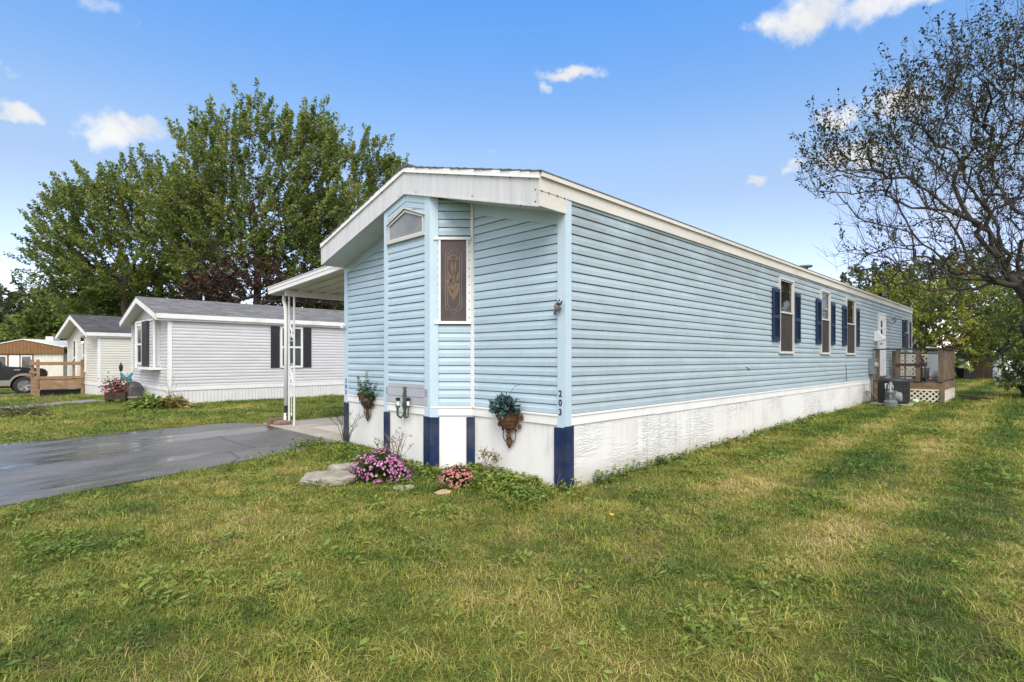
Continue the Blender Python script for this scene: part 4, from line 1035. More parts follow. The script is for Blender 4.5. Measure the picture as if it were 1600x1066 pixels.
# boxed out front window with a sill and one broad shutter
mb = siding(MB(), lambda s, n, z: (-.16-n, s, z), .95, 3.35, 1.15, 2.62, sag=False); mb.box(-.165,.0,.95,.97,1.15,2.62); mb.box(-.165,.0,3.33,3.35,1.15,2.62); mb.build('bay_box', M_SIDE1, N1)
mb = MB(); mb.box(-.20,-.15,.90,.97,1.13,2.64); mb.box(-.20,-.15,3.33,3.42,1.13,2.64); mb.box(-.20,-.15,.97,3.33,2.60,2.66); mb.box(-.34,.0,.88,2.3,1.05,1.13); mb.box(-.22,.0,2.3,3.44,1.07,1.13); mb.build('bay_trim', M_WHITE, N1)
Pb = lambda s, n, z: Vector((-.16-n, s, z))
box_window(N1, Pb, 2.42, 3.18, 1.20, 2.56, True, None, .3, .05)
mb = MB(); mb.box(-.235,-.18,1.56,2.30,1.15,2.62)
for i in range(20): mb.box(-.243,-.235,1.62,2.24,1.2+i*.07,1.24+i*.07)
mb.build('shutter', M_CHAR, N1)
g2 = ground(-17,22)
N2 = neighbour((-17.0, 22.0, g2), RAD(51), 14.0, 4.9, .42, .10, 2.46, 'cream mobile home with dark roof behind the wooden entry deck', M_SIDE2, M_SH2, over=.42, pitch=.33)
box_window(N2, Pf, 1.85, 2.25, .95, 2.40, True, None, .3, .05)
box_window(N2, Pf, 3.35, 3.85, .75, 2.40, True, None, .3, .05)
mb = MB(); mb.bar((2.6,2.0,3.06),(3.5,2.0,3.06),.35,.14); mb.build('roof_vent', M_BLACK, N2)
mb = MB(); mb.box(-.14,-.02,1.98,2.10,2.28,2.44); mb.extrude([(-.16,1.94,2.44),(-.16,2.14,2.44),(-.02,2.10,2.52),(-.02,1.98,2.52)], (.0,0,.02)); wl = mb.build('porch_lantern', M_BLACK, N2)
m, nt, p = new_mat('lit_lamp'); p.inputs['Base Color'].default_value = (.9,.85,.7,1); p.inputs['Emission Color'].default_value = (1,.92,.75,1); p.inputs['Emission Strength'].default_value = 2.5
mb = MB(); mb.ball((-.09,2.04,2.26), .04,.04,.05); mb.build('lamp_glass', m, wl)
# entry deck of the second neighbour
M_CEDAR = wood_mat('cedar', (.33,.205,.125), (.19,.125,.08), (2,2,5), .8, .6)
ed = tag(empty('wooden_deck', (-17.0, 22.0, g2), RAD(51)), 'orange brown wooden entry deck with open railing at the cream home', 'deck')
mb = MB()
for k in range(4): mb.box(-1.56,-.06,2.0,2.03,.26+.10*k,.352+.10*k); mb.box(-1.6,-1.57,2.03,3.2,.0+.16*k,.145+.16*k)
mb.build('skirt_boards', M_CEDAR, ed)
mb = MB()
for i in range(10): mb.box(-1.58+.152*i,-1.58+.152*i+.145,2.03,3.2,.64,.68)
mb.build('deck_boards', M_CEDAR, ed)
for x, y in ((-1.55,2.05),(-.09,2.05),(-1.55,3.12)):
    mb = MB(); mb.box(x-.05,x+.05,y-.05,y+.05,-.1,1.50); mb.build('railing_post', M_CEDAR, ed)
mb = MB(); mb.box(-.42,-.34,2.03,2.10,.66,1.46); mb.build('baluster', M_CEDAR, ed)
mb = MB(); mb.box(-1.62,-.06,1.98,2.01,1.26,1.40); mb.box(-1.62,-.06,1.98,2.01,.70,.80); mb.box(-1.64,-1.61,2.0,3.16,1.26,1.40); mb.box(-1.64,-1.61,2.0,3.16,.92,1.02); mb.build('railing', M_CEDAR, ed)
mb = MB(); mb.box(-1.5,-.1,2.15,3.1,-.1,.2); mb.build('under_deck_shade', M_BLACK, ed)  # black block in place of the shade beneath the entry deck

# brown and white home across the lane, gable towards the camera
g3 = ground(-31, 36)
h3 = tag(empty('mobile_home', (-30.2, 36.0, g3), RAD(93)), 'older mobile home with brown ribbed gable and white ribbed walls behind the truck', 'mobile home')
# local: x runs away from the camera, y to the left
Wd = 4.9; bz = .5
M_RIB = plain('white_ribbed', (.62,.60,.54), .55, .06, 3); M_BRN = plain('brown_ribbed', (.20,.105,.045), .6, .15, 4)
mb = MB()
for i in range(46):
    y = Wd*i/46; mb.box(-.012 if i % 2 else 0, .05, y, y+Wd/46, .1, 2.02)
mb.box(.05, 14, .02, Wd-.02, -.2, 2.02); mb.build('wall', M_RIB, h3)
mb = MB()
for i in range(46):
    y0_ = -.15+(Wd+.3)*i/46; y1_ = y0_+(Wd+.3)/46; zt_ = lambda y: 2.42+.20*(Wd/2+.15-abs(y-Wd/2)); o = -.16 if i % 2 else -.145
    mb.extrude([(o,y0_,2.02),(o,y1_,2.02),(o,y1_,zt_(y1_)),(o,y0_,zt_(y0_))], (.12,0,0))
mb.build('gable', M_BRN, h3)
mb = MB()
for a, b in ((-.2, Wd/2), (Wd+.2, Wd/2)):
    za = 2.42 if True else 0
    mb.extrude([(-.2,a,2.44),(-.2,b,2.44+.20*(Wd/2+.15)),(14.2,b,2.44+.20*(Wd/2+.15)),(14.2,a,2.44)], (0,0,.05))
mb.build('roof', M_WHITE, h3)
mb = MB(); mb.box(-.05,.0,1.9,4.45,.45,1.98); mb.build('window_band', M_BRN, h3)
for y0_, y1_, c in ((3.55,4.2,M_PANE),(2.75,3.4,M_WHITE),(1.95,2.65,M_PANE)):
    mb = MB(); mb.box(-.09,-.051,y0_,y1_,.75,1.9); wn = mb.build('window', M_WHITE, h3); mb = MB(); mb.box(-.10,-.091,y0_+.07,y1_-.07,.82,1.83); mb.build('pane', c, wn)
mb = MB(); mb.box(-.32,-.101,2.9,3.3,.75,1.12); mb.build('window_cooler', M_GREYMET, h3)
mb = MB(); mb.box(2,2.6,2.2,2.7,2.9,3.25); mb.build('roof_vent', M_WHITE, h3)

# far home at the right, seen through the leaves
gr = ground(20, 40)
h4 = neighbour((25.5, 34.5, gr), RAD(150), 12.0, 4.6, .4, .1, 2.5, 'pale mobile home far behind the yellow green trees at the right', M_SIDE1, M_SH1)

# fence, black box and tanks at the right
fp0, fp1 = at(1519, 590, 31.0), at(1556, 590, 30.0)
t = tag(empty('wooden_fence', (fp0.x, fp0.y, ground(fp0.x, fp0.y)), atan2(fp1.y-fp0.y, fp1.x-fp0.x)), 'brown board fence panel standing under the trees at the right', 'fence')
Lf = 2.6; mb = MB(); Rr = random.Random(3)
for i in range(19): mb.box(Lf*i/19+.006, Lf*(i+1)/19-.006, -.012-.006*(i % 2), .012, -.05, 1.32+Rr.uniform(-.04,.04))
mb.build('boards', M_DECK, t); mb = MB(); mb.box(0,Lf,.014,.05,.3,.4); mb.box(0,Lf,.014,.05,1.0,1.1); mb.build('rails', M_DECKD, t)
mb = MB(); mb.box(-.10,.0,-.05,.05,-.1,1.65); mb.build('fence_post', M_DECK, t)
q = at(1509, 585, 30.0); t = tag(empty('storage_crate', (q.x, q.y, ground(q.x,q.y)), .05), 'black storage crate beside the board fence', 'crate')
mb = MB(); mb.extrude([(-.36,-.25,0),(.36,-.25,0),(.30,-.25,.62),(-.34,-.25,.62)], (0,.5,0)); mb.build('crate_body', M_BLACK, t); mb = MB(); mb.box(-.37,.34,-.28,.28,.622,.67); mb.build('crate_lid', M_DARKMET, t)
q = at(1510, 570, 33.0); t = tag(empty('white_cabinet', (q.x, q.y, ground(q.x,q.y)), .2), 'small white cabinet behind the black storage crate', 'cabinet')
mb = MB(); mb.box(-.3,.3,-.25,.25,0,1.15); mb.build('cabinet_body', M_WHITE, t); mb = MB(); mb.box(-.34,.34,-.29,.29,1.152,1.2); mb.build('cabinet_top', M_GREYMET, t)
for k, (px, dd, lab) in enumerate(((1566, 24.0, 'white upright tank left of the dark bush at the right edge'), (1592, 25.0, 'white upright tank half hidden behind the dark bush at the right edge'))):
    q = at(px, 590, dd); t = tag(empty('upright_tank', (q.x, q.y, ground(q.x,q.y)), 0), lab, 'tank')
    mb = MB(); mb.lathe([(0,.08),(.2,.09),(.30,.18),(.32,.3),(.32,.95),(.29,1.06),(.18,1.14),(0,1.16)], n=20); mb.lathe([(.24,0),(.24,.12)], n=20); mb.build('tank_body', M_WHITE, t, True)
    mb = MB(); mb.lathe([(.12,1.13),(.12,1.28),(.1,1.30),(0,1.31)], n=14); mb.build('valve_cap', M_GREYMET, t)
# --------------------------------------------------------------- pickup truck
tz = ground(-22.8, 25)
tr = tag(empty('pickup_truck', (-22.98, 25.13, ground(-22.98,25)+.02), RAD(46)), 'black pickup truck with tan lower trim parked beyond the wooden entry deck', 'pickup truck')
def car_paint(name, col, rough=.18):
    m, nt, p = new_mat(name); n = nt.noise(nt.obj(), 3, 4)
    nt.put(p.inputs['Base Color'], nt.ramp(n, [(.3, [c*.85 for c in col]), (.7, [c*1.2 for c in col])]))
    p.inputs['Roughness'].default_value = rough; p.inputs['Coat Weight'].default_value = .6; p.inputs['Coat Roughness'].default_value = .08
    return m
M_CAR = car_paint('black_car_paint', (.012,.013,.016)); M_TAN = plain('tan_cladding', (.24,.225,.205), .45, .08, 4); M_TYRE = plain('tyre_rubber', (.02,.02,.021), .85, .2, 10); M_RIM = plain('alloy', (.45,.45,.46), .3, .08, 5, metal=.8)
M_CGL = glass_mat('car_glass', (.015,.017,.02), .03)
def arch(cx, r, n=10, rev=False):
    a = [(cx + r*cos(pi*i/n), .40 + r*sin(pi*i/n)) for i in range(n+1)]
    return a[::-1] if rev else a
def bevel(o, w_, seg=3):
    b = o.modifiers.new('bevel', 'BEVEL'); b.width = w_; b.segments = seg; b.limit_method = 'ANGLE'; b.angle_limit = RAD(35); return o
low = [(.78,.62),(.80,.95),(.75,1.12),(.62,1.18),(.1,1.235),(-.62,1.28),(-3.12,1.30),(-3.14,1.36),(-4.75,1.36),(-4.8,1.2),(-4.8,.62)]
prof = low + [(-4.67+.0,.62)] + [(-4.17,.62)] + [(x,max(z,.62)) for x, z in arch(-3.67,.50,12,True) if z > .62] + [(-3.17,.62),(-.5,.62)] + [(x,z) for x, z in arch(0,.50,12,True) if z > .62] + [(.5,.62)]
mb = MB(); mb.extrude([(x,-.97,z) for x, z in prof], (0,1.94,0)); bevel(mb.build('body', M_CAR, tr), .05)
mb = MB()
for y0 in (-.985,.965):
    for a, b in ((-.5,-3.17),(-4.17,-4.78),(.76,.5)): mb.box(min(a,b),max(a,b),y0,y0+.02,.42,.66)
mb.box(.5,.78,-.96,.96,.42,.615); mb.box(-3.17,-.5,-.93,.93,.38,.615); mb.box(-4.78,-4.17,-.93,.93,.42,.615)
mb.build('side_trim', M_TAN, tr)
mb = MB()
for cx in (0,-3.67):
    for y0 in (-1.0,.96):
        o_ = arch(cx,.565,14); i_ = arch(cx,.485,14)
        for k in range(14): mb.extrude([(o_[k][0],y0,o_[k][1]),(o_[k+1][0],y0,o_[k+1][1]),(i_[k+1][0],y0,i_[k+1][1]),(i_[k][0],y0,i_[k][1])], (0,.04,0))
mb.build('wheel_arch', M_TAN, tr)
mb = MB(); b4 = [(-.62,1.28),(-1.38,1.86),(-1.7,1.90),(-2.85,1.89),(-3.1,1.30)]
vs = [(x,-.90+.16*max(0,(z-1.28)/.6),z) for x, z in b4] + [(x,.90-.16*max(0,(z-1.28)/.6),z) for x, z in b4]
mb.add(vs, [(0,1,2,3,4),(9,8,7,6,5)] + [(i,(i+1)%5,(i+1)%5+5,i+5) for i in range(5)]); bevel(mb.build('cab', M_CAR, tr), .04)
mb = MB()
for s in (-1, 1):
    yy = lambda z: s*(.912-.16*(z-1.28)/.6)
    mb.add([(x,yy(z),z) for x, z in ((-.85,1.34),(-1.42,1.78),(-1.95,1.80),(-1.95,1.34))], [(0,1,2,3)]); mb.add([(x,yy(z),z) for x, z in ((-2.02,1.34),(-2.02,1.80),(-2.72,1.80),(-2.92,1.34))], [(0,1,2,3)])
mb.build('side_window', M_CGL, tr)
mb = MB(); mb.add([(-.69,-.80,1.345),(-.69,.80,1.345),(-1.345,.68,1.845),(-1.345,-.68,1.845)], [(0,1,2,3)]); mb.build('windscreen', M_CGL, tr)
for cx in (0,-3.67):
    for s in (-1, 1):
        wl = empty('wheel', (cx, s*.84, .40)); wl.parent = tr
        mb = MB(); mb.lathe([(.26,-.13),(.36,-.135),(.40,-.10),(.405,0),(.40,.10),(.36,.135),(.26,.13)], n=28); o = mb.build('tyre', M_TYRE, wl, True); o.rotation_euler = (pi/2,0,0)
        mb = MB(); mb.lathe([(.265,-.13),(.255,-.11),(.255,.11),(.265,.13)], n=28); mb.lathe([(0,.095),(.07,.09),(.08,.06)], n=14); mb.lathe([(0,.03),(.255,.03)], n=20)
        for k in range(6):
            a = 2*pi*k/6; mb.bar((.05*cos(a),.05*sin(a),.08),(.25*cos(a),.25*sin(a),.10),.085,.05)
        o = mb.build('rim', M_RIM, wl); o.rotation_euler = (pi/2 if s < 0 else -pi/2,0,0)
        mb = MB(); mb.lathe([(0,.028),(.25,.028)], n=20); mb.lathe([(0,-.1),(.25,-.1)], n=20); o = mb.build('brake_disc', M_BLACK, wl); o.rotation_euler = (pi/2 if s < 0 else -pi/2,0,0)
for s in (-1, 1):
    mb = MB(); mb.box(.62,.815,s*.80-.13,s*.80+.13,.86,1.08); bevel(mb.build('headlight', plain('lamp_lens', (.55,.56,.57), .15), tr), .03)
    mb = MB(); mb.box(-.92,-.78,s*1.07-.11,s*1.07+.11,1.28,1.52); mb.bar((-.85,s*.9,1.33),(-.85,s*1.0,1.36),.06,.05); bevel(mb.build('mirror', M_CAR, tr), .03)
    mb = MB(); mb.box(-1.85,-1.68,s*.975-.012,s*.975+.012,1.10,1.14); mb.build('door_handle', M_CAR, tr)
    mb = MB(); mb.box(-.36,-.14,s*.972-.004,s*.972+.004,1.10,1.15); mb.build('fender_emblem', M_RIM, tr)
    mb = MB(); mb.box(-1.905,-1.895,s*.971-.002,s*.971+.002,.66,1.28); mb.box(-.805,-.795,s*.971-.002,s*.971+.002,.66,1.27); mb.build('door_gap', M_TYRE, tr)
mb = MB(); mb.box(.72,.87,-.95,.95,.46,.72); bevel(mb.build('bumper', M_RIM, tr), .04)
mb = MB(); mb.box(.79,.82,-.62,.62,.76,1.08); mb.build('grille', M_BLACK, tr)
mb = MB(); mb.box(-4.6,.4,-.45,.45,.3,.6); mb.bar((0,-.8,.40),(0,.8,.40),.1,.1); mb.build('chassis', M_TYRE, tr)
# ------------------------------------------------------------------- trees
def grow(root, top, targets, step=.5, trunk_n=6, r_tip=.012, expo=.46, r_max=.3, lift=.25, bend=.04, jit=.06, seed=1, curve=.3, start_at=.45):
    """connects scattered crown points to a trunk; returns nodes, parents, radii, terminal flags"""
    R_ = np.random.default_rng(seed); root = np.array(root, float); top = np.array(top, float)
    tr_ = [root + (top-root)*i/trunk_n + (R_.normal(0, bend, 3)*np.array([1,1,.2])*(0 < i < trunk_n)) for i in range(trunk_n+1)]
    cap = len(targets)*12 + 100
    N = np.zeros((cap, 3)); N[:trunk_n+1] = tr_; par = [-1] + list(range(trunk_n)); n = trunk_n+1
    T = targets[np.argsort(np.linalg.norm(targets-top, axis=1) + R_.normal(0,.25,len(targets)))]
    dirs = np.zeros((cap, 3)); dirs[:n] = (top-root)/np.linalg.norm(top-root)
    start = max(1, int(trunk_n*start_at))
    for t in T:
        c = N[start:n]; dv = t - c; d = np.linalg.norm(dv, axis=1); u = dv/np.maximum(d[:,None],1e-6)
        cost = d*(1.0 + .75*(1-(u*dirs[start:n]).sum(1))) + .9*np.maximum(0, -u[:,2])*d
        i = int(np.argmin(cost)) + start; dist = np.linalg.norm(t-N[i])
        k = max(1, int(round(dist/step)));
        p0 = N[i]; ctrl = p0 + dirs[i]*dist*curve + np.array([0,0,lift*dist*.15])
        prev = i
        for j in range(1, k+1):
            s = j/k; q = (1-s)**2*p0 + 2*s*(1-s)*ctrl + s*s*t
            if j < k: q = q + R_.normal(0, jit, 3)*min(step,.6)
            if n >= cap: break
            N[n] = q; dirs[n] = (q-N[prev])/max(np.linalg.norm(q-N[prev]),1e-6); par.append(prev); prev = n; n += 1
    N = N[:n]; dirs = dirs[:n]; par = np.array(par); cnt = np.zeros(n); kids = np.zeros(n, int)
    for i in range(1, n): kids[par[i]] += 1
    cnt[kids == 0] = 1
    for i in range(n-1, 0, -1): cnt[par[i]] += cnt[i]
    rad = np.minimum(r_tip*np.maximum(cnt,1)**expo, r_max)
    return N, par, rad, kids == 0, dirs

def seg_tubes(A, B, ra, rb, n=4):
    D = B-A; D /= np.maximum(np.linalg.norm(D, axis=1, keepdims=True), 1e-6)
    ref = np.where(np.abs(D[:,2:3]) < .9, np.array([[0,0,1.]]), np.array([[1.,0,0]])); X = np.cross(D, ref); X /= np.linalg.norm(X, axis=1, keepdims=True); Y = np.cross(D, X)
    m = len(A); V = np.zeros((m, 2*n, 3))
    for k in range(n):
        o = X*cos(2*pi*k/n) + Y*sin(2*pi*k/n); V[:,k] = A - D*ra[:,None]*.3 + o*ra[:,None]; V[:,n+k] = B + o*rb[:,None]
    f = np.array([[k, (k+1) % n, n+(k+1) % n, n+k] for k in range(n)])
    return V.reshape(-1,3), (f[None] + (np.arange(m)*2*n)[:,None,None]).reshape(-1,4)
def cat(parts):
    Vs, Qs, o = [], [], 0
    for V, Q in parts: Vs.append(V); Qs.append(Q+o); o += len(V)
    return np.concatenate(Vs), np.concatenate(Qs)

def ellipsoid_points(blobs, n, R_, shell=.55):
    """blobs: (cx,cy,cz,rx,ry,rz); points favour the outside"""
    vol = np.array([b[3]*b[4]*b[5] for b in blobs])**.75; k = R_.choice(len(blobs), n, p=vol/vol.sum())
    v = R_.normal(size=(n,3)); v /= np.linalg.norm(v, axis=1, keepdims=True); r = R_.uniform(0,1,n)**(shell*.6)
    B = np.array(blobs)[k]; return B[:,:3] + v*r[:,None]*B[:,3:]

M_BARK = plain('bark', (.075,.06,.048), .95, .35, 9, (1,1,.25), bump=.02, bscale=20)
M_BARKD = plain('dark_bark', (.042,.036,.032), .95, .35, 9, (1,1,.3), bump=.02, bscale=20, dark=(.10,.10,.085), dfac=.3, dscale=5)

def tree(name, label, root, top, blobs, n, shoots, leaf, lmat, bark, seed, step=.6, r_max=.3, shoot_len=(.5,1.0), per=34, up=.5, out=.45, spread=.35, wind=(0,0,0), tintc=.0, group='trees beyond the homes', kink=.0, fill=.5, r_tip=.012, droop=0., curve=.3, start_at=.45, bare=None, wid=.32):
    R_ = np.random.default_rng(seed)
    t = tag(empty(name, root), label, 'tree', group); root = np.array(root); 
    T = ellipsoid_points(blobs, n, R_)
    T = T[T[:,2] > root[2]+.5]
    N, par, rad, term, dirs = grow(root, top, T, step, r_max=r_max, seed=seed, r_tip=r_tip, curve=curve, start_at=start_at)
    loc = N - root
    i = np.arange(1, len(N)); ra = rad[par[i]]; rb = rad[i]; ra = np.minimum(ra, rb*1.8)
    thick = rb > .045
    pts = [seg_tubes(loc[par[i]][thick], loc[i][thick], ra[thick], rb[thick], 8)] if thick.any() else []
    pts += [seg_tubes(loc[par[i]][~thick], loc[i][~thick], ra[~thick], rb[~thick], 3)]
    # leafy shoots: from every twig end, and some from the wood behind it
    cen = np.array([b[:3] for b in blobs]); wv = np.array([b[3]*b[4]*b[5] for b in blobs]); c0 = (cen*wv[:,None]).sum(0)/wv.sum()
    ends = np.where(term)[0]; others = np.where((~term) & (rad < .05))[0]
    extra = R_.choice(others, min(len(others), int(len(ends)*fill)), replace=False) if len(others) else np.array([], int)
    S = np.concatenate([ends, extra]); isend = np.concatenate([np.ones(len(ends), bool), np.zeros(len(extra), bool)])
    o = N[S]-c0; o /= np.maximum(np.linalg.norm(o, axis=1, keepdims=True), 1e-6)
    D = dirs[S]*.5 + o*out + np.array([0,0,up]) + np.array(wind) + R_.normal(0, spread, (len(S),3)); D /= np.linalg.norm(D, axis=1, keepdims=True)
    L_ = R_.uniform(*shoot_len, len(S))*np.where(isend, 1, .7)
    if bare is not None:   # shaded lower wood keeps few leaves
        lowz = N[S][:,2] < bare; has = (R_.uniform(0,1,len(S)) < np.where(lowz, .2, .78)) & (isend | (R_.uniform(0,1,len(S)) < .10))
    else: has = np.ones(len(S), bool)
    A_ = loc[S].copy(); D_all = D.copy(); L_all = L_.copy(); S = S[has]; D = D[has]; L_ = L_[has]
    m = per; tt = R_.uniform(.0, 1, (len(S), m)); side = R_.normal(0, 1, (len(S), m, 3)); side /= np.linalg.norm(side, axis=2, keepdims=True)
    w_ = (wid*(1-tt*.78))*L_[:,None]*shoots
    P = loc[S][:,None,:] + D[:,None,:]*(tt*L_[:,None])[:,:,None] + side*(w_*R_.uniform(.1,1,(len(S),m)))[:,:,None]
    LD = side*.8 + D[:,None,:]*.6 + np.array([0,0,-.35-droop]); P = P.reshape(-1,3); LD = LD.reshape(-1,3)
    k = len(P); Nn = R_.normal(0,.55,(k,3)) + np.array([0,0,1.])
    sz = R_.uniform(leaf[0], leaf[1], k); V, Q = leaves(P, LD, Nn, sz, sz*R_.uniform(leaf[2]*.8, leaf[2]*1.2, k))
    tint = np.repeat(np.clip(R_.normal(.45+tintc,.20,len(S)),0,1), m)*.75 + R_.uniform(0,.25,k)
    np_mesh('crown', V, Q, lmat, t, np.clip(tint,0,1))
    # thin shoots carrying the leaves
    A = A_; B = A + D_all*L_all[:,None]*.95; rr = np.full(len(A), .006 if r_tip > .008 else .0035)
    pts.append(seg_tubes(A, B, rr*1.3, rr*.6, 3)); V, Q = cat(pts); np_mesh('trunk', V, Q, bark, t, smooth=True)
    return t

def blob(px, py, rx, ry, d, rd=None, dd=0):
    c = at(px, py, d+dd); k = d/F; return (c.x, c.y, c.z, rx*k, (rd if rd else min(rx,ry)*k), ry*k)

L_MAPLE = leaf_mat('maple_leaf', [(0,(.065,.10,.026)),(.35,(.15,.21,.052)),(.65,(.255,.30,.075)),(.88,(.34,.34,.10)),(1,(.25,.17,.07))], .5, .38)
L_YEL = leaf_mat('yellowing_leaf', [(0,(.06,.095,.02)),(.4,(.16,.21,.035)),(.7,(.32,.32,.05)),(.9,(.40,.33,.045)),(1,(.32,.15,.04))], .5, .3)
L_PURP = leaf_mat('purple_leaf', [(0,(.03,.018,.016)),(.5,(.075,.042,.03)),(.85,(.13,.075,.045)),(1,(.10,.10,.04))], .55, .2)
L_CRAB = leaf_mat('crab_leaf', [(0,(.022,.028,.010)),(.5,(.045,.05,.016)),(.8,(.085,.06,.018)),(1,(.13,.065,.02))], .5, .2)
L_FAR = leaf_mat('distant_leaf', [(0,(.05,.07,.03)),(.5,(.11,.13,.05)),(.85,(.19,.18,.07)),(1,(.22,.15,.07))], .6, .25)

def trunk_at(px, d): 
    x = (px-800)*d/F; return (x, d, ground(x, d)-.1)
if TREES:
    # the big maple, the broad one at its left and the slim one at its right
    d = 33.0
    tree('maple_tree', 'tall dark green maple with upswept shoots, tallest behind the white grey roofed home', trunk_at(400,d), tuple(at(402,395,d)),
         [blob(400,300,112,105,d,3.4), blob(425,218,68,42,d,2.2), blob(335,245,46,46,d,2.0), blob(480,330,70,85,d,2.6), blob(330,360,95,85,d,3.2), blob(490,235,36,56,d,1.8), blob(385,410,110,60,d,3.0), blob(400,178,24,18,d,1.0), blob(330,200,20,22,d,.9), blob(290,330,50,50,d,2)],
         1500, .85, (.10,.21,.75), L_MAPLE, M_BARK, 11, .7, .34, (.7,1.8), 80, .85, .5, .20, (.10,0,0), .02, fill=.45, wid=.22)
    d = 36.0
    tree('maple_tree', 'broad rounded green maple at the far left behind the cream home', trunk_at(200,d), tuple(at(195,420,d)),
         [blob(205,385,120,95,d,4.2), blob(130,365,60,62,d,2.6), blob(112,410,46,54,d,2.2), blob(235,305,68,44,d,2.5), blob(165,318,56,42,d,2.2), blob(285,400,80,70,d,3.0), blob(130,450,64,36,d,2.4), blob(210,440,90,40,d,3), blob(300,310,50,50,d,2.0)],
         1650, .9, (.10,.21,.75), L_MAPLE, M_BARK, 12, .7, .36, (.7,1.6), 84, .75, .6, .20, (-.12,0,.05), -.02, fill=.45, wid=.23)
    d = 37.0
    tree('maple_tree', 'slimmer green maple rising just left of the blue home gable', trunk_at(560,d), tuple(at(558,400,d)),
         [blob(550,310,55,85,d,2.6), blob(584,258,24,42,d,1.3), blob(612,280,24,24,d,1.1), blob(510,370,60,80,d,2.6), blob(600,330,50,70,d,2.4), blob(520,240,26,40,d,1.3), blob(590,400,60,60,d,2.5), blob(480,430,80,50,d,2.6)],
         950, .85, (.10,.21,.75), L_MAPLE, M_BARK, 13, .7, .3, (.7,1.7), 80, .85, .45, .20, (.12,0,0), .02, fill=.45, wid=.22)
    d = 31.0
    tree('purple_leaf_tree', 'small dark burgundy leaved tree behind the white home roof', trunk_at(400,d), tuple(at(400,470,d)),
         [blob(380,440,72,42,d,2.2), blob(450,450,50,34,d,1.8), blob(330,455,40,30,d,1.5), blob(500,460,50,30,d,1.8)], 420, .9, (.10,.20,.7), L_PURP, M_BARKD, 14, .5, .16, (.4,.9), 30, .5, .4, .35, fill=.5)
    # undergrowth that closes the view below the maples
    for k, (px, py, rx, ry, dd, sd, lab) in enumerate(((250,470,120,45,38.0,15,'dark shrubby tree filling the gap between the two white homes'), (505,470,95,40,38.5,16,'dark shrubby tree under the slim maple beside the carport'))):
        tree('shrub_tree', lab, trunk_at(px,dd), tuple(at(px,py+25,dd)), [blob(px,py,rx,ry,dd,2.2), blob(px-rx*.5,py+20,rx*.6,ry*.9,dd,2.0), blob(px+rx*.5,py+15,rx*.6,ry*.9,dd,2.0)], 420, .95, (.18,.34,.75), L_MAPLE, M_BARK, sd, .7, .18, (.5,1.1), 34, .4, .4, .4, (0,0,0), -.14, fill=.4)
    d = 52.0
    tree('distant_tree', 'hazy olive tree at the left edge behind the brown gabled home', trunk_at(25,d), tuple(at(25,520,d)), [blob(20,490,62,40,d,3.5), blob(-30,500,60,45,d,3.5), blob(60,500,40,34,d,3), blob(10,540,80,30,d,3.5)], 520, .95, (.25,.45,.75), L_FAR, M_BARK, 17, 1.0, .3, (.8,1.5), 34, .4, .4, .35, fill=.4)
    d = 46.0
    tree('distant_tree', 'dark green tree between the brown gabled home and the cream home', trunk_at(108,d), tuple(at(108,515,d)), [blob(105,500,50,38,d,3.0), blob(140,505,50,40,d,3), blob(70,525,42,30,d,3), blob(110,550,60,30,d,3)], 480, .95, (.22,.42,.75), L_MAPLE, M_BARK, 18, 1.0, .28, (.7,1.3), 34, .4, .4, .35, tintc=-.1, fill=.4)
    # right of the house
    d = 29.0
    tree('yellowing_tree', 'yellow and green tree behind the wooden deck at the right', trunk_at(1432,d), tuple(at(1425,540,d)),
         [blob(1450,515,66,44,d,2.4), blob(1500,485,60,60,d,2.4), blob(1420,470,48,40,d,1.9), blob(1530,530,50,36,d,1.9), blob(1470,560,60,22,d,2.0), blob(1420,540,28,40,d,1.4)], 700, .9, (.08,.17,.65), L_YEL, M_BARKD, 21, .6, .2, (.5,1.0), 54, .15, .45, .4, (0,0,0), .02, droop=.3, fill=.45)
    d = 37.0
    tree('distant_tree', 'olive green tree rising over the far end of the blue home', trunk_at(1395,d), tuple(at(1395,500,d)),
         [blob(1370,455,52,32,d,2.6), blob(1430,450,55,36,d,2.6), blob(1400,500,60,50,d,2.6), blob(1480,440,60,42,d,2.8)], 520, .9, (.16,.32,.7), L_FAR, M_BARK, 22, .8, .25, (.6,1.1), 32, .4, .4, .35, fill=.4)
    d = 44.0
    tree('distant_tree', 'dark green tree far behind the fence at the right', trunk_at(1570,d), tuple(at(1570,500,d)),
         [blob(1560,450,70,55,d,3.2), blob(1620,470,70,60,d,3.2), blob(1520,500,50,35,d,3), blob(1650,540,80,40,d,3)], 480, .9, (.2,.38,.7), L_FAR, M_BARK, 23, 1.0, .25, (.7,1.3), 32, .4, .4, .35, tintc=-.08, fill=.4)
    # the leaning crab apple that overhangs from the right
    d = 14.0
    rt = trunk_at(1690, 14.8); B_ = lambda px, py, rx, ry, dd=14.0, rd=1.4: blob(px, py, rx, ry, dd, rd)
    tree('crab_apple_tree', 'large dark sparse leaved tree leaning in from the right edge over the lawn', rt, tuple(at(1604,515,14.5)),
         [B_(1335,262,74,58,13.6), B_(1290,235,30,52,13.4,.8), B_(1400,215,70,70,13.8), B_(1450,140,45,80,14), B_(1520,190,90,120,14.4,2.0), B_(1570,90,70,95,14.4,1.8), B_(1440,320,120,62,13.8,1.8), B_(1375,395,85,36,13.2,1.2), B_(1500,400,110,60,13.8,2.0), B_(1660,200,120,190,15,2.6), B_(1620,360,100,90,14.8,2.4)],
         3300, .5, (.068,.122,.46), L_CRAB, M_BARKD, 31, .30, .13, (.30,.95), 20, 1.0, .22, .24, (-.10,0,0), .0, group='trees at the right', fill=1.7, r_tip=.0058, curve=.08, start_at=.8, bare=5.6)
    d = 16.2
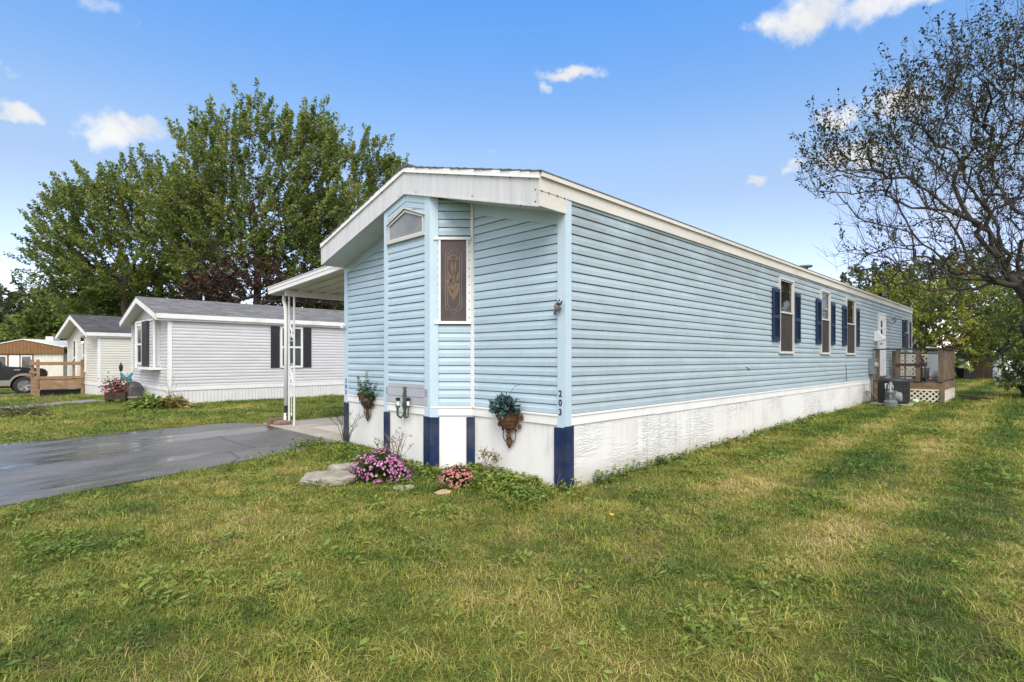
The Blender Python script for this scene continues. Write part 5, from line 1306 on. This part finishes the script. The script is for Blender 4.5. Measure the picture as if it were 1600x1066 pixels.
    tree('dark_bush', 'dense dark bush at the foot of the leaning tree at the right edge', trunk_at(1600,d), tuple(at(1595,580,d)),
         [blob(1598,570,22,50,d,.8), blob(1625,520,46,80,d,1.3), blob(1588,598,20,18,d,.7), blob(1632,590,50,34,d,1.1)], 560, .8, (.05,.11,.6), L_MAPLE, M_BARKD, 32, .3, .08, (.25,.55), 26, .25, .4, .45, (0,0,0), -.2, group='trees at the right', fill=.6, r_tip=.006)
    # closed line of woods on the horizon
    R_ = np.random.default_rng(44); P = []; 
    n = 52000; a = R_.uniform(-1.25, 1.25, n); rr = R_.uniform(62, 84, n); hmax = 5.5 + 2.5*np.sin(a*17) + 1.8*np.sin(a*41+2) + 1.2*np.sin(a*97+1)
    z = hmax*np.sqrt(R_.uniform(0,1,n)) - .4; P = np.stack([rr*np.sin(a), rr*np.cos(a), z], 1); sz = R_.uniform(.5,1.0,n)
    V, Q = leaves(P, rvec(n)+np.array([0,0,-.2]), rvec(n)*.7+np.array([0,0,1]), sz, sz*.75)
    tag(np_mesh('distant_woods', V, Q, L_FAR, None, np.clip(R_.normal(.4,.2,n)+.25*np.sin(a*60),0,1)), kind='stuff')

# -------------------------------------------------------------- flower beds
def cushion(name, loc, rx, ry, h, nl, nb, cols, label, bs):
    t = tag(empty(name, loc), label, 'flowers'); R_ = np.random.default_rng(nb)
    n = nl; d_ = rvec(n); d_[:,2] = np.abs(d_[:,2]); r = R_.uniform(.35,.97,(n,1)); P = d_*r*np.array([rx,ry,h]); V, Q = leaves(P, d_+rvec(n)*.5, rvec(n)+np.array([0,0,.8]), R_.uniform(.03,.06,n), R_.uniform(.012,.022,n))
    np_mesh('foliage', V, Q, L_MUM, t, R_.uniform(0,1,n))
    d_ = rvec(nb); d_[:,2] = np.abs(d_[:,2])*1.0+.08; d_ /= np.linalg.norm(d_,axis=1,keepdims=True); lump = 1+.13*np.sin(d_[:,:1]*5+1)*np.cos(d_[:,1:2]*6)+.07*np.sin(d_[:,:1]*13)*np.sin(d_[:,2:]*11+2); hole = np.sin(d_[:,0]*9+2)*np.sin(d_[:,1]*8)*np.sin(d_[:,2]*7+1) < .34; d_ = d_[hole]; lump = lump[hole]; nb = len(d_)
    P = d_*np.array([rx,ry,h])*lump*R_.uniform(.93,1.08,(nb,1)); Vs, Ts = [], []
    for k in range(9):     # ray petals of each bloom, tilted up round a small eye
        u = np.cross(d_, rvec(nb)*.0+np.array([.3,.2,.9])); u /= np.linalg.norm(u,axis=1,keepdims=True); v = np.cross(d_,u); a = 2*pi*k/9+R_.uniform(-.2,.2,(nb,1))
        D = u*np.cos(a)+v*np.sin(a)+d_*.45; s = R_.uniform(.8,1.2,nb)*bs; V, Q = leaves(P, D, d_, s, s*.62); Vs.append(V); Ts.append(R_.uniform(0,1,nb))
    V = np.concatenate(Vs); base = R_.uniform(0,1,nb); T_ = np.concatenate([np.clip(base*.7+.3*x,0,1) for x in Ts])
    o = np_mesh('blossoms', V, np.arange(len(V)).reshape(-1,4), leaf_mat(name+'_petal', cols, .55, .25), t, T_); o['kind'] = 'stuff'
    return t
L_MUM = leaf_mat('mum_leaf', [(0,(.015,.035,.012)),(.6,(.04,.085,.02)),(1,(.09,.15,.03))], .55, .2)
cushion('purple_asters', (-1.53, 6.22, 0), .35, .26, .33, 2600, 620, [(0,(.30,.06,.20)),(.5,(.50,.17,.38)),(.85,(.64,.36,.54)),(1,(.74,.56,.68))], 'mound of purple pink asters beside the flat rock', .019)
cushion('pink_mum', (-.61, 5.93, 0), .205, .19, .205, 1200, 720, [(0,(.42,.12,.13)),(.5,(.62,.23,.23)),(.85,(.72,.38,.36)),(1,(.76,.52,.48))], 'small rounded pink chrysanthemum right of the asters', .0135)

def stems(name, loc, label, n, h, lean, mat, cat='plant', leafy=0, lm=None, r=.004, branch=2):
    t = tag(empty(name, loc), label, cat); mb = MB(); R_ = random.Random(int(abs(loc[0]*1000))); tips = []
    for i in range(n):
        a = R_.uniform(0,2*pi); l = R_.uniform(.2,1)*lean; hh = h*R_.uniform(.55,1); p0 = Vector((R_.uniform(-.04,.04),R_.uniform(-.03,.03),0)); p2 = Vector((cos(a)*l,sin(a)*l*.6,hh)); p1 = p0.lerp(p2,.5)+Vector((-cos(a)*l*.15,0,hh*.12))
        mb.tube([p0,p1,p2], [r,r*.8,r*.4], 4, False); tips += [(p1,p2)]
        for b in range(branch):
            u = R_.uniform(.35,.9); q = p1.lerp(p2,u); e = q+Vector((R_.uniform(-.1,.1),R_.uniform(-.08,.08),R_.uniform(.03,.14)))*(h/.5); mb.tube([q,e],[r*.6,r*.3],3,False); tips.append((q,e))
    mb.build('stems', mat, t)
    if leafy:
        k = leafy*len(tips); A = np.array([a for a,b in tips]).repeat(leafy,0); B = np.array([b for a,b in tips]).repeat(leafy,0); u = rng.uniform(.2,1,(k,1)); V, Q = leaves(A+(B-A)*u, rvec(k)+np.array([0,0,.2]), rvec(k)+np.array([0,0,1]), rng.uniform(.02,.05,k), rng.uniform(.008,.02,k)); np_mesh('foliage', V, Q, lm, t, rng.uniform(0,1,k))
    return t
M_DRYST = plain('dry_stem', (.20,.16,.11), .9, .3, 10); M_DARKST = plain('dark_stem', (.055,.04,.03), .9, .3, 10)
L_WEED = leaf_mat('weed_leaf', [(0,(.03,.07,.012)),(.5,(.085,.16,.025)),(.85,(.17,.24,.05)),(1,(.30,.28,.07))], .5, .3)
L_DRYW = leaf_mat('dry_leaf', [(0,(.10,.075,.03)),(.6,(.22,.18,.08)),(1,(.36,.30,.16))], .7, .2)
v = HW_(-.28, 4.25); stems('branching_weed', (v.x, v.y, 0), 'tall branching weed in front of the left wall planter', 9, .62, .36, M_DARKST, 'weed', 3, L_WEED, .005)
v = HW_(-.75, 2.05); stems('dry_stalks', (v.x, v.y, 0), 'bare dry flower stalks in front of the blue bay corner boards', 16, .50, .30, M_DRYST, 'stalks', 1, L_DRYW, .004, 3)
v = HW_(-.62, 2.55); stems('twig_tuft', (v.x, v.y, 0), 'few dark upright twigs against the white skirting behind the asters', 5, .36, .16, M_DARKST, 'twigs', 2, L_YEL, .005, 1)
v = HW_(-.20, 1.02); stems('seeded_weed', (v.x, v.y, 0), 'thin dry seeded weeds against the white skirting below the planter', 16, .36, .22, M_DRYST, 'weed', 3, L_DRYW, .0025, 3)
v = HW_(-.16, .02); stems('grass_stalks', (v.x+.02, v.y-.03, 0), 'few pale grass stalks at the foot of the right corner boards', 4, .22, .10, M_DRYST, 'stalks', 0, None, .003, 0)
# broadleaf clumps
def clump(name, loc, rx, ry, h, n, L_, Wd_, mat, label, cat='plant', tc=.5, ts=.22, group=None):
    t = tag(empty(name, loc), label, cat, group); d_ = rvec(n); d_[:,2] = np.abs(d_[:,2])*.9+.05
    r = rng.uniform(.25,1,(n,1)); P = d_*r*np.array([rx,ry,h]); D = d_*np.array([1,1,.3])+rvec(n)*.4+np.array([0,0,-.15]); s = rng.uniform(.7,1.2,n)
    V, Q = leaves(P, D, rvec(n)*.45+np.array([0,0,1]), s*L_, s*Wd_); np_mesh('foliage', V, Q, mat, t, np.clip(rng.normal(tc,ts,n)+.25*(d_[:,0]),0,1))
    mb = MB()
    for i in range(14):
        a = rng.uniform(0,2*pi); mb.tube([(0,0,0),(cos(a)*rx*.35,sin(a)*ry*.35,h*.5),(cos(a)*rx*.7,sin(a)*ry*.7,h*.7)], .006, 4, False)
    mb.build('stems', M_DARKST, t); return t
q = at(238, 640, 14.9); clump('hosta_clump', (q.x, q.y, ground(q.x,q.y)), .52, .45, .42, 420, .20, .10, leaf_mat('hosta_leaf', [(0,(.08,.15,.025)),(.5,(.20,.29,.05)),(1,(.36,.38,.10))], .5, .3), 'bright green leafy clump at the corner of the white home')
q = at(272, 640, 15.0); clump('fading_hosta', (q.x, q.y, ground(q.x,q.y)), .42, .4, .38, 330, .18, .09, leaf_mat('fading_leaf', [(0,(.10,.14,.03)),(.5,(.28,.24,.07)),(1,(.42,.30,.11))], .6, .25), 'yellowing leafy clump right of the bright green one')
q = at(420, 660, 13.0)
q = at(215, 632, 15.6); stems('tall_twigs', (q.x+.9, q.y+.1, ground(q.x,q.y)), 'thin bare stalks standing at the corner of the white home', 7, .95, .35, M_DRYST, 'stalks', 0, None, .006, 1)
q = at(30, 655, 13.3); clump('weedy_shrub', (q.x, q.y, ground(q.x,q.y)), .75, .5, .36, 900, .10, .03, leaf_mat('weedy_leaf', [(0,(.05,.05,.02)),(.5,(.12,.10,.045)),(1,(.16,.17,.05))], .7, .2), 'brownish weedy shrub at the left edge by the neighbour driveway')
stems('weed_stalks', (q.x+.5, q.y, ground(q.x,q.y)), 'upright brown stalks in the weedy patch at the left edge', 22, .55, .5, M_DRYST, 'stalks', 3, L_DRYW, .004, 2)
# planter of red flowers, torch, butterfly and dark barrel cover between the two white homes
q = at(185, 621, 17.6); gz = ground(q.x, q.y)
t = tag(empty('flower_trough', (q.x, q.y, gz), .1), 'wooden trough of red and pink flowers at the left of the white home', 'planter')
mb = MB(); mb.box(-.32,.32,-.18,.18,.12,.36); mb.box(-.30,-.22,-.16,.16,-.05,.12); mb.box(.22,.30,-.16,.16,-.05,.12); mb.build('trough', M_DECKD, t)
n = 700; P = rng.normal(0,1,(n,3))*np.array([.22,.12,.14])+np.array([-.03,0,.50]); V, Q = leaves(P, rvec(n), rvec(n)+np.array([0,0,1]), rng.uniform(.05,.10,n), rng.uniform(.03,.06,n)); np_mesh('foliage', V, Q, L_PURP, t, rng.uniform(.3,1,n))
n = 130; P = rng.normal(0,1,(n,3))*np.array([.20,.10,.13])+np.array([0,-.08,.50]); V, Q = leaves(P, rvec(n), rvec(n)+np.array([0,-.8,.6]), rng.uniform(.05,.09,n), rng.uniform(.05,.08,n)); o = np_mesh('blossoms', V, Q, leaf_mat('red_petal', [(0,(.30,.02,.04)),(1,(.62,.10,.14))], .5, .2), t, rng.uniform(0,1,n)); o['kind'] = 'stuff'
q = at(205, 621, 17.9); t = tag(empty('barrel_cover', (q.x+.05, q.y, gz), 0), 'dark domed cover on a low pale stand beside the red flowers', 'cover')
mb = MB(); mb.lathe([(.34,.22),(.34,.32),(.30,.50),(.20,.64),(.08,.70),(0,.71)], n=20); mb.build('dome', plain('dark_vinyl', (.06,.065,.08), .5, .3, 6, dark=(.14,.14,.16), dfac=.5), t, True); mb = MB(); mb.lathe([(.28,-.05),(.30,.14),(.36,.16),(.36,.215),(0,.216)], n=20); mb.build('stand', M_STONE, t)
q = at(189, 615, 18.2); t = tag(empty('garden_torch', (q.x, q.y, gz), 0), 'thin black garden torch standing behind the red flower trough', 'torch')
mb = MB(); mb.tube([(0,0,-.1),(0,0,1.02)], .014, 6); mb.build('pole', M_BLACK, t); mb = MB(); mb.lathe([(0,1.0),(.045,1.05),(.06,1.16),(.05,1.24),(.02,1.27),(.02,1.32),(0,1.33)], n=10); mb.build('torch_head', M_BLACK, t)
q = at(197, 615, 18.0); t = tag(empty('butterfly_stake', (q.x, q.y, gz), .2), 'teal butterfly on a thin garden stake beside the white home', 'ornament')
mb = MB(); mb.tube([(0,0,-.1),(0,0,.85)], .006, 5); mb.build('stake', M_BLACK, t)
M_TEAL = plain('teal_wing', (.03,.20,.24), .4, .4, 9, dark=(.01,.04,.06), dfac=.8, dscale=8)
for s in (-1,1):
    mb = MB(); mb.extrude([(0,0,.80),(s*.06,.02,.90),(s*.17,.03,1.0),(s*.20,.04,.94),(s*.15,.03,.84),(s*.16,.03,.74),(s*.10,.02,.68),(s*.03,.01,.74)], (0,.008,0)); mb.build('wing', M_TEAL, t)
mb = MB(); mb.ball((0,-.005,.82),.012,.015,.09); mb.build('butterfly_body', M_BLACK, t)

# ------------------------------------------------------ grass and bed cover
def proto(name, V, Q, mat, colln):
    o = np_mesh(name, V, Q, mat); COL.objects.unlink(o); colln.objects.link(o); return o
def blades(n, r, h0, h1, w_, lean, seed, curl=.5):
    R_ = np.random.default_rng(seed); a = R_.uniform(0,2*pi,n); rr = r*np.sqrt(R_.uniform(0,1,n)); P0 = np.stack([rr*np.cos(a), rr*np.sin(a), np.full(n,-.008)],1)
    th = R_.uniform(0,2*pi,n); ld = np.stack([np.cos(th),np.sin(th),np.zeros(n)],1); h = R_.uniform(h0,h1,n)[:,None]; ln_ = R_.uniform(.1,1,n)[:,None]*lean
    side = np.stack([-np.sin(th),np.cos(th),np.zeros(n)],1); z = np.array([0,0,1.])
    mid = P0 + z*h*.6 + ld*h*ln_*.45; tip = P0 + z*h*(1-.35*ln_*curl) + ld*h*ln_*1.25; w_ = w_*R_.uniform(.7,1.3,n)[:,None]
    V = np.stack([P0-side*w_*.5, P0+side*w_*.5, mid+side*w_*.42, mid-side*w_*.42, tip+side*w_*.06, tip-side*w_*.06],1).reshape(-1,3)
    b = np.arange(n)[:,None]*6; Q = np.concatenate([b+np.array([[0,1,2,3]]), b+np.array([[3,2,4,5]])],0); return V, Q
def grass_mat(name, kind):
    m, nt, p = new_mat(name); f = lawn_color(nt); oi = nt.new('ShaderNodeObjectInfo').outputs['Random']
    f = nt.math('ADD', f, nt.math('MULTIPLY', nt.math('SUBTRACT', oi, .5), .13))
    n = nt.noise(nt.pos(), 45, 2); f = nt.math('ADD', f, nt.math('MULTIPLY', nt.math('SUBTRACT', n, .5), .16))
    isl = nt.new('ShaderNodeNewGeometry').outputs['Random Per Island']; f = nt.math('ADD', f, nt.math('MULTIPLY', nt.math('SUBTRACT', isl, .5), .20))
    if kind == 'dry': c = nt.ramp(f, [(.35,(.16,.13,.05)),(.6,(.36,.28,.14))])
    elif kind == 'clover': c = nt.ramp(f, [(.38,(.09,.16,.025)),(.58,(.21,.26,.05))])
    else: c = nt.ramp(f, lawn_stops())
    nt.put(p.inputs['Base Color'], c); p.inputs['Roughness'].default_value = .55; p.inputs['Specular IOR Level'].default_value = .28
    tr_ = nt.new('ShaderNodeBsdfTranslucent'); nt.put(tr_.inputs[0], c); mx = nt.new('ShaderNodeMixShader'); mx.inputs[0].default_value = .22
    nt.l.new(p.outputs[0], mx.inputs[1]); nt.l.new(tr_.outputs[0], mx.inputs[2]); nt.l.new(mx.outputs[0], nt.n['Material Output'].inputs[0]); return m
def instancer(name, P, rz, s, idx, colln, label=None):
    me = bpy.data.meshes.new(name); n = len(P); me.vertices.add(n); me.vertices.foreach_set('co', np.asarray(P, np.float32).ravel())
    r = np.zeros((n,3), np.float32); r[:,2] = rz; r[:,0] = rng.normal(0,.08,n); r[:,1] = rng.normal(0,.08,n)
    a = me.attributes.new('turn','FLOAT_VECTOR','POINT'); a.data.foreach_set('vector', r.ravel())
    a = me.attributes.new('size','FLOAT','POINT'); a.data.foreach_set('value', np.asarray(s, np.float32))
    a = me.attributes.new('pick','INT','POINT'); a.data.foreach_set('value', np.asarray(idx, np.int32))
    o = bpy.data.objects.new(name, me); COL.objects.link(o); o['kind'] = 'stuff'
    g = bpy.data.node_groups.new(name, 'GeometryNodeTree'); g.interface.new_socket('Geometry', in_out='INPUT', socket_type='NodeSocketGeometry'); g.interface.new_socket('Geometry', in_out='OUTPUT', socket_type='NodeSocketGeometry')
    gi = g.nodes.new('NodeGroupInput'); go = g.nodes.new('NodeGroupOutput'); ci = g.nodes.new('GeometryNodeCollectionInfo'); ci.inputs['Collection'].default_value = colln; ci.inputs['Separate Children'].default_value = True; ci.inputs['Reset Children'].default_value = True
    ip = g.nodes.new('GeometryNodeInstanceOnPoints'); ip.inputs['Pick Instance'].default_value = True
    def na(nm, ty): x = g.nodes.new('GeometryNodeInputNamedAttribute'); x.data_type = ty; x.inputs['Name'].default_value = nm; return x.outputs['Attribute']
    L = g.links.new; L(gi.outputs[0], ip.inputs['Points']); L(ci.outputs[0], ip.inputs['Instance']); L(na('pick','INT'), ip.inputs['Instance Index']); L(na('turn','FLOAT_VECTOR'), ip.inputs['Rotation']); L(na('size','FLOAT'), ip.inputs['Scale']); L(ip.outputs[0], go.inputs[0])
    md = o.modifiers.new('scatter','NODES'); md.node_group = g; return o

def inside(P, poly):
    x, y = P[:,0], P[:,1]; r = np.zeros(len(P), bool); n = len(poly)
    for i in range(n):
        (x0,y0),(x1,y1) = poly[i], poly[(i+1) % n]
        if y0 == y1: continue
        c = ((y0 > y) != (y1 > y)) & (x < (x1-x0)*(y-y0)/(y1-y0)+x0); r ^= c
    return r
def rect_poly(ox, oy, rz, x0, x1, y0, y1):
    c, s = cos(rz), sin(rz); return [(ox+x*c-y*s, oy+x*s+y*c) for x, y in ((x0,y0),(x1,y0),(x1,y1),(x0,y1))]
HOUSEP = [(lambda v: (v.x, v.y))(HW_(x, y)) for x, y in ((.02,.02),(HL,.02),(HL,HW),(0,CY2+1.7),(0,CY2),(xb,B1),(xb,B0),(0,CY))]
NO_GRASS = [HOUSEP, DRIVE, PAD, DRIVE2, DRIVE3, rect_poly(-10.39,16.2,RAD(46),0,18,0,4.9), rect_poly(-17,22,RAD(51),0,14,0,4.9), rect_poly(-30.2,36,RAD(93),0,14,0,4.9)]
if GRASS:
    gc = bpy.data.collections.new('grass_blades'); MG = grass_mat('lawn_blade','g'); MD = grass_mat('straw_blade','dry'); MC = grass_mat('clover_leaf','clover')
    for k in range(5): proto(f'blade_{k}', *blades(38, .08, .014, .040, .0029, 1.7, 50+k), MG, gc)
    for k in range(2): proto(f'long_blade_{k}', *blades(22, .06, .03, .06, .0036, 1.9, 60+k), MG, gc)
    proto('straw_0', *blades(18, .08, .015, .045, .0034, 1.6, 70), MD, gc)
    def rosette(n, r, L_, W_, seed):
        R_ = np.random.default_rng(seed); a = R_.uniform(0,2*pi,n); rr = r*np.sqrt(R_.uniform(0,1,n)); P = np.stack([rr*np.cos(a),rr*np.sin(a),R_.uniform(.015,.045,n)],1); D = np.stack([np.cos(a),np.sin(a),R_.uniform(-.1,.4,n)],1)+R_.normal(0,.4,(n,3))
        return leaves(P, D, R_.normal(0,.3,(n,3))+np.array([0,0,1.]), R_.uniform(.8,1.2,n)*L_, R_.uniform(.8,1.2,n)*W_)
    proto('sprig_0', *rosette(14,.07,.022,.020,80), MC, gc); proto('sprig_1', *rosette(9,.05,.05,.018,81), MC, gc)
    # names sort: blade_0-4, long_blade_0-1, sprig_0-1, straw_0
    R_ = np.random.default_rng(5); pts = []; sizes = []
    edges = [1.4,2,2.6,3.3,4.2,5.4,7,9,11.5,15,20,27,36]
    for z0, z1 in zip(edges[:-1], edges[1:]):
        zm = (z0+z1)/2; den = 560*min(1, (4.2/zm)**1.15)
        n = int(den*(2.5*zm+1.2)*(z1-z0)); y = R_.uniform(z0,z1,n); x = R_.uniform(-1,1,n)*(1.25*y+.6); pts.append(np.stack([x,y],1)); sizes.append(np.full(n, max(1.0, (zm/4.2)**.48)))
    P = np.concatenate(pts); S = np.concatenate(sizes); thin = np.array([mnoise.noise((x*3.7, y*3.7, 21.0)) + .6*mnoise.noise((x*9, y*9, 5.0)) for x, y in P]); keep = R_.uniform(0,1,len(P)) < np.clip(.92+.9*thin, .30, 1)
    for poly in NO_GRASS: keep &= ~inside(P, poly)
    P = P[keep]; S = S[keep]; n = len(P)
    nz = np.array([mnoise.noise((x*.9, y*.9, 3.3)) for x, y in P]); nz2 = np.array([mnoise.noise((x*2.6, y*2.6, 9.1)) for x, y in P])
    u = R_.uniform(0,1,n); idx = R_.integers(0,5,n)
    idx = np.where(u < .07 + .09*(nz2 > .2), R_.integers(5,7,n), idx)
    idx = np.where((u > .975-.10*(nz > .25)-.04*(nz2 > .3)) & (P[:,1] < 14), R_.integers(7,9,n), idx); idx = np.where((u > .42) & (u < .58) & (nz < .05) & (P[:,1] < 7), 9, idx)
    sz = S*R_.uniform(.6,1.4,n)*(1+.45*np.clip(nz2,-.5,.6)); far_ = P[:,1] > 9
    Z = np.array([ground(x, y) for x, y in P]); lawn_pts = np.column_stack([P, Z])
    instancer('grass', lawn_pts, R_.uniform(0,2*pi,n), sz, idx, gc)
    # low leafy weeds in the bed along the front of the home and beside its right corner
    wc = bpy.data.collections.new('weed_sprigs'); MW = grass_mat('bed_leaf','clover')
    for k in range(3):
        R2 = np.random.default_rng(90+k); m_ = 16; a = R2.uniform(0,2*pi,m_); P_ = np.stack([.05*np.cos(a),.05*np.sin(a),R2.uniform(.03,.13,m_)],1); V, Q = leaves(P_, np.stack([np.cos(a),np.sin(a),R2.uniform(-.3,.3,m_)],1), R2.normal(0,.35,(m_,3))+np.array([0,0,1.]), R2.uniform(.035,.075,m_), R2.uniform(.025,.05,m_)); proto(f'bed_{k}', V, Q, MW, wc)
    V, Q = blades(16,.05,.08,.2,.006,.9,95); proto('bed_blade', V, Q, MG, wc)
    B = []
    while len(B) < 1150:
        s = random.random(); 
        if s < .62: y_ = random.uniform(-.15, 1.9); x_ = -abs(random.gauss(0,.28))-.05
        elif s < .85: y_ = random.uniform(1.8, 4.9); x_ = -.45-abs(random.gauss(0,.22))
        else: y_ = -abs(random.gauss(0,.06))-.03; x_ = random.uniform(0,9)
        if 1.4 < y_ < 3.4 and x_ > -.46: continue
        if y_ < .32 and -.42 < x_ < .5 and random.random() < .85: continue
        v = HW_(x_, y_); B.append((v.x, v.y, ground(v.x,v.y)))
    B = np.array(B); instancer('bed_weeds', B, R_.uniform(0,2*pi,len(B)), R_.uniform(.4,.95,len(B))*np.where(np.arange(len(B))%4==0,.8,1), R_.integers(0,4,len(B)), wc)

# fallen leaves and dandelions on the lawn
L_FALL = leaf_mat('fallen_leaf', [(0,(.55,.42,.03)),(.6,(.62,.50,.06)),(1,(.30,.17,.05))], .6, .2)
lf = None
for k, (px, py) in enumerate(((957,791),(953,794),(1475,707),(1479,709),(1565,630),(1548,633),(1592,636),(1440,668),(1530,624))):
    d_ = F*(EYE-.12)/(py-560); q = at(px, py, d_); n = 5
    if lf is None:
        V, Q = leaves(np.zeros((3,3))+np.array([0,0,.05]), np.array([[1,.2,.1],[.8,-.6,.15],[.7,.8,.1]]), np.array([[0,0,1.]]*3)+rvec(3)*.2, np.array([.042,.034,.036]), np.array([.03,.025,.026])); lf = np_mesh('fallen_leaf', V, Q, L_FALL, None, np.array([.2,.5,.7])); o = lf
    else: o = lf.copy(); COL.objects.link(o)
    o.location = (q.x, q.y, ground(q.x,q.y)); o.rotation_euler = (random.uniform(-.3,.3),random.uniform(-.3,.3),random.uniform(0,6)); tag(o, 'small yellow leaf lying on the lawn', 'leaf', 'yellow leaves on the lawn')
q = at(78, 797, 836*EYE/(797-560)); V, Q = leaves(np.array([[0,0,.03],[.02,.01,.04]]), np.array([[1,.1,.2],[.4,.8,.3]]), np.array([[.2,0,1.],[0,.4,1]]), np.array([.13,.09]), np.array([.07,.05])); o = np_mesh('brown_leaf', V, Q, L_DRYW, None, np.array([.2,.5])); o.location = (q.x,q.y,.02); tag(o, 'curled brown leaf on the grass beside the driveway', 'leaf')
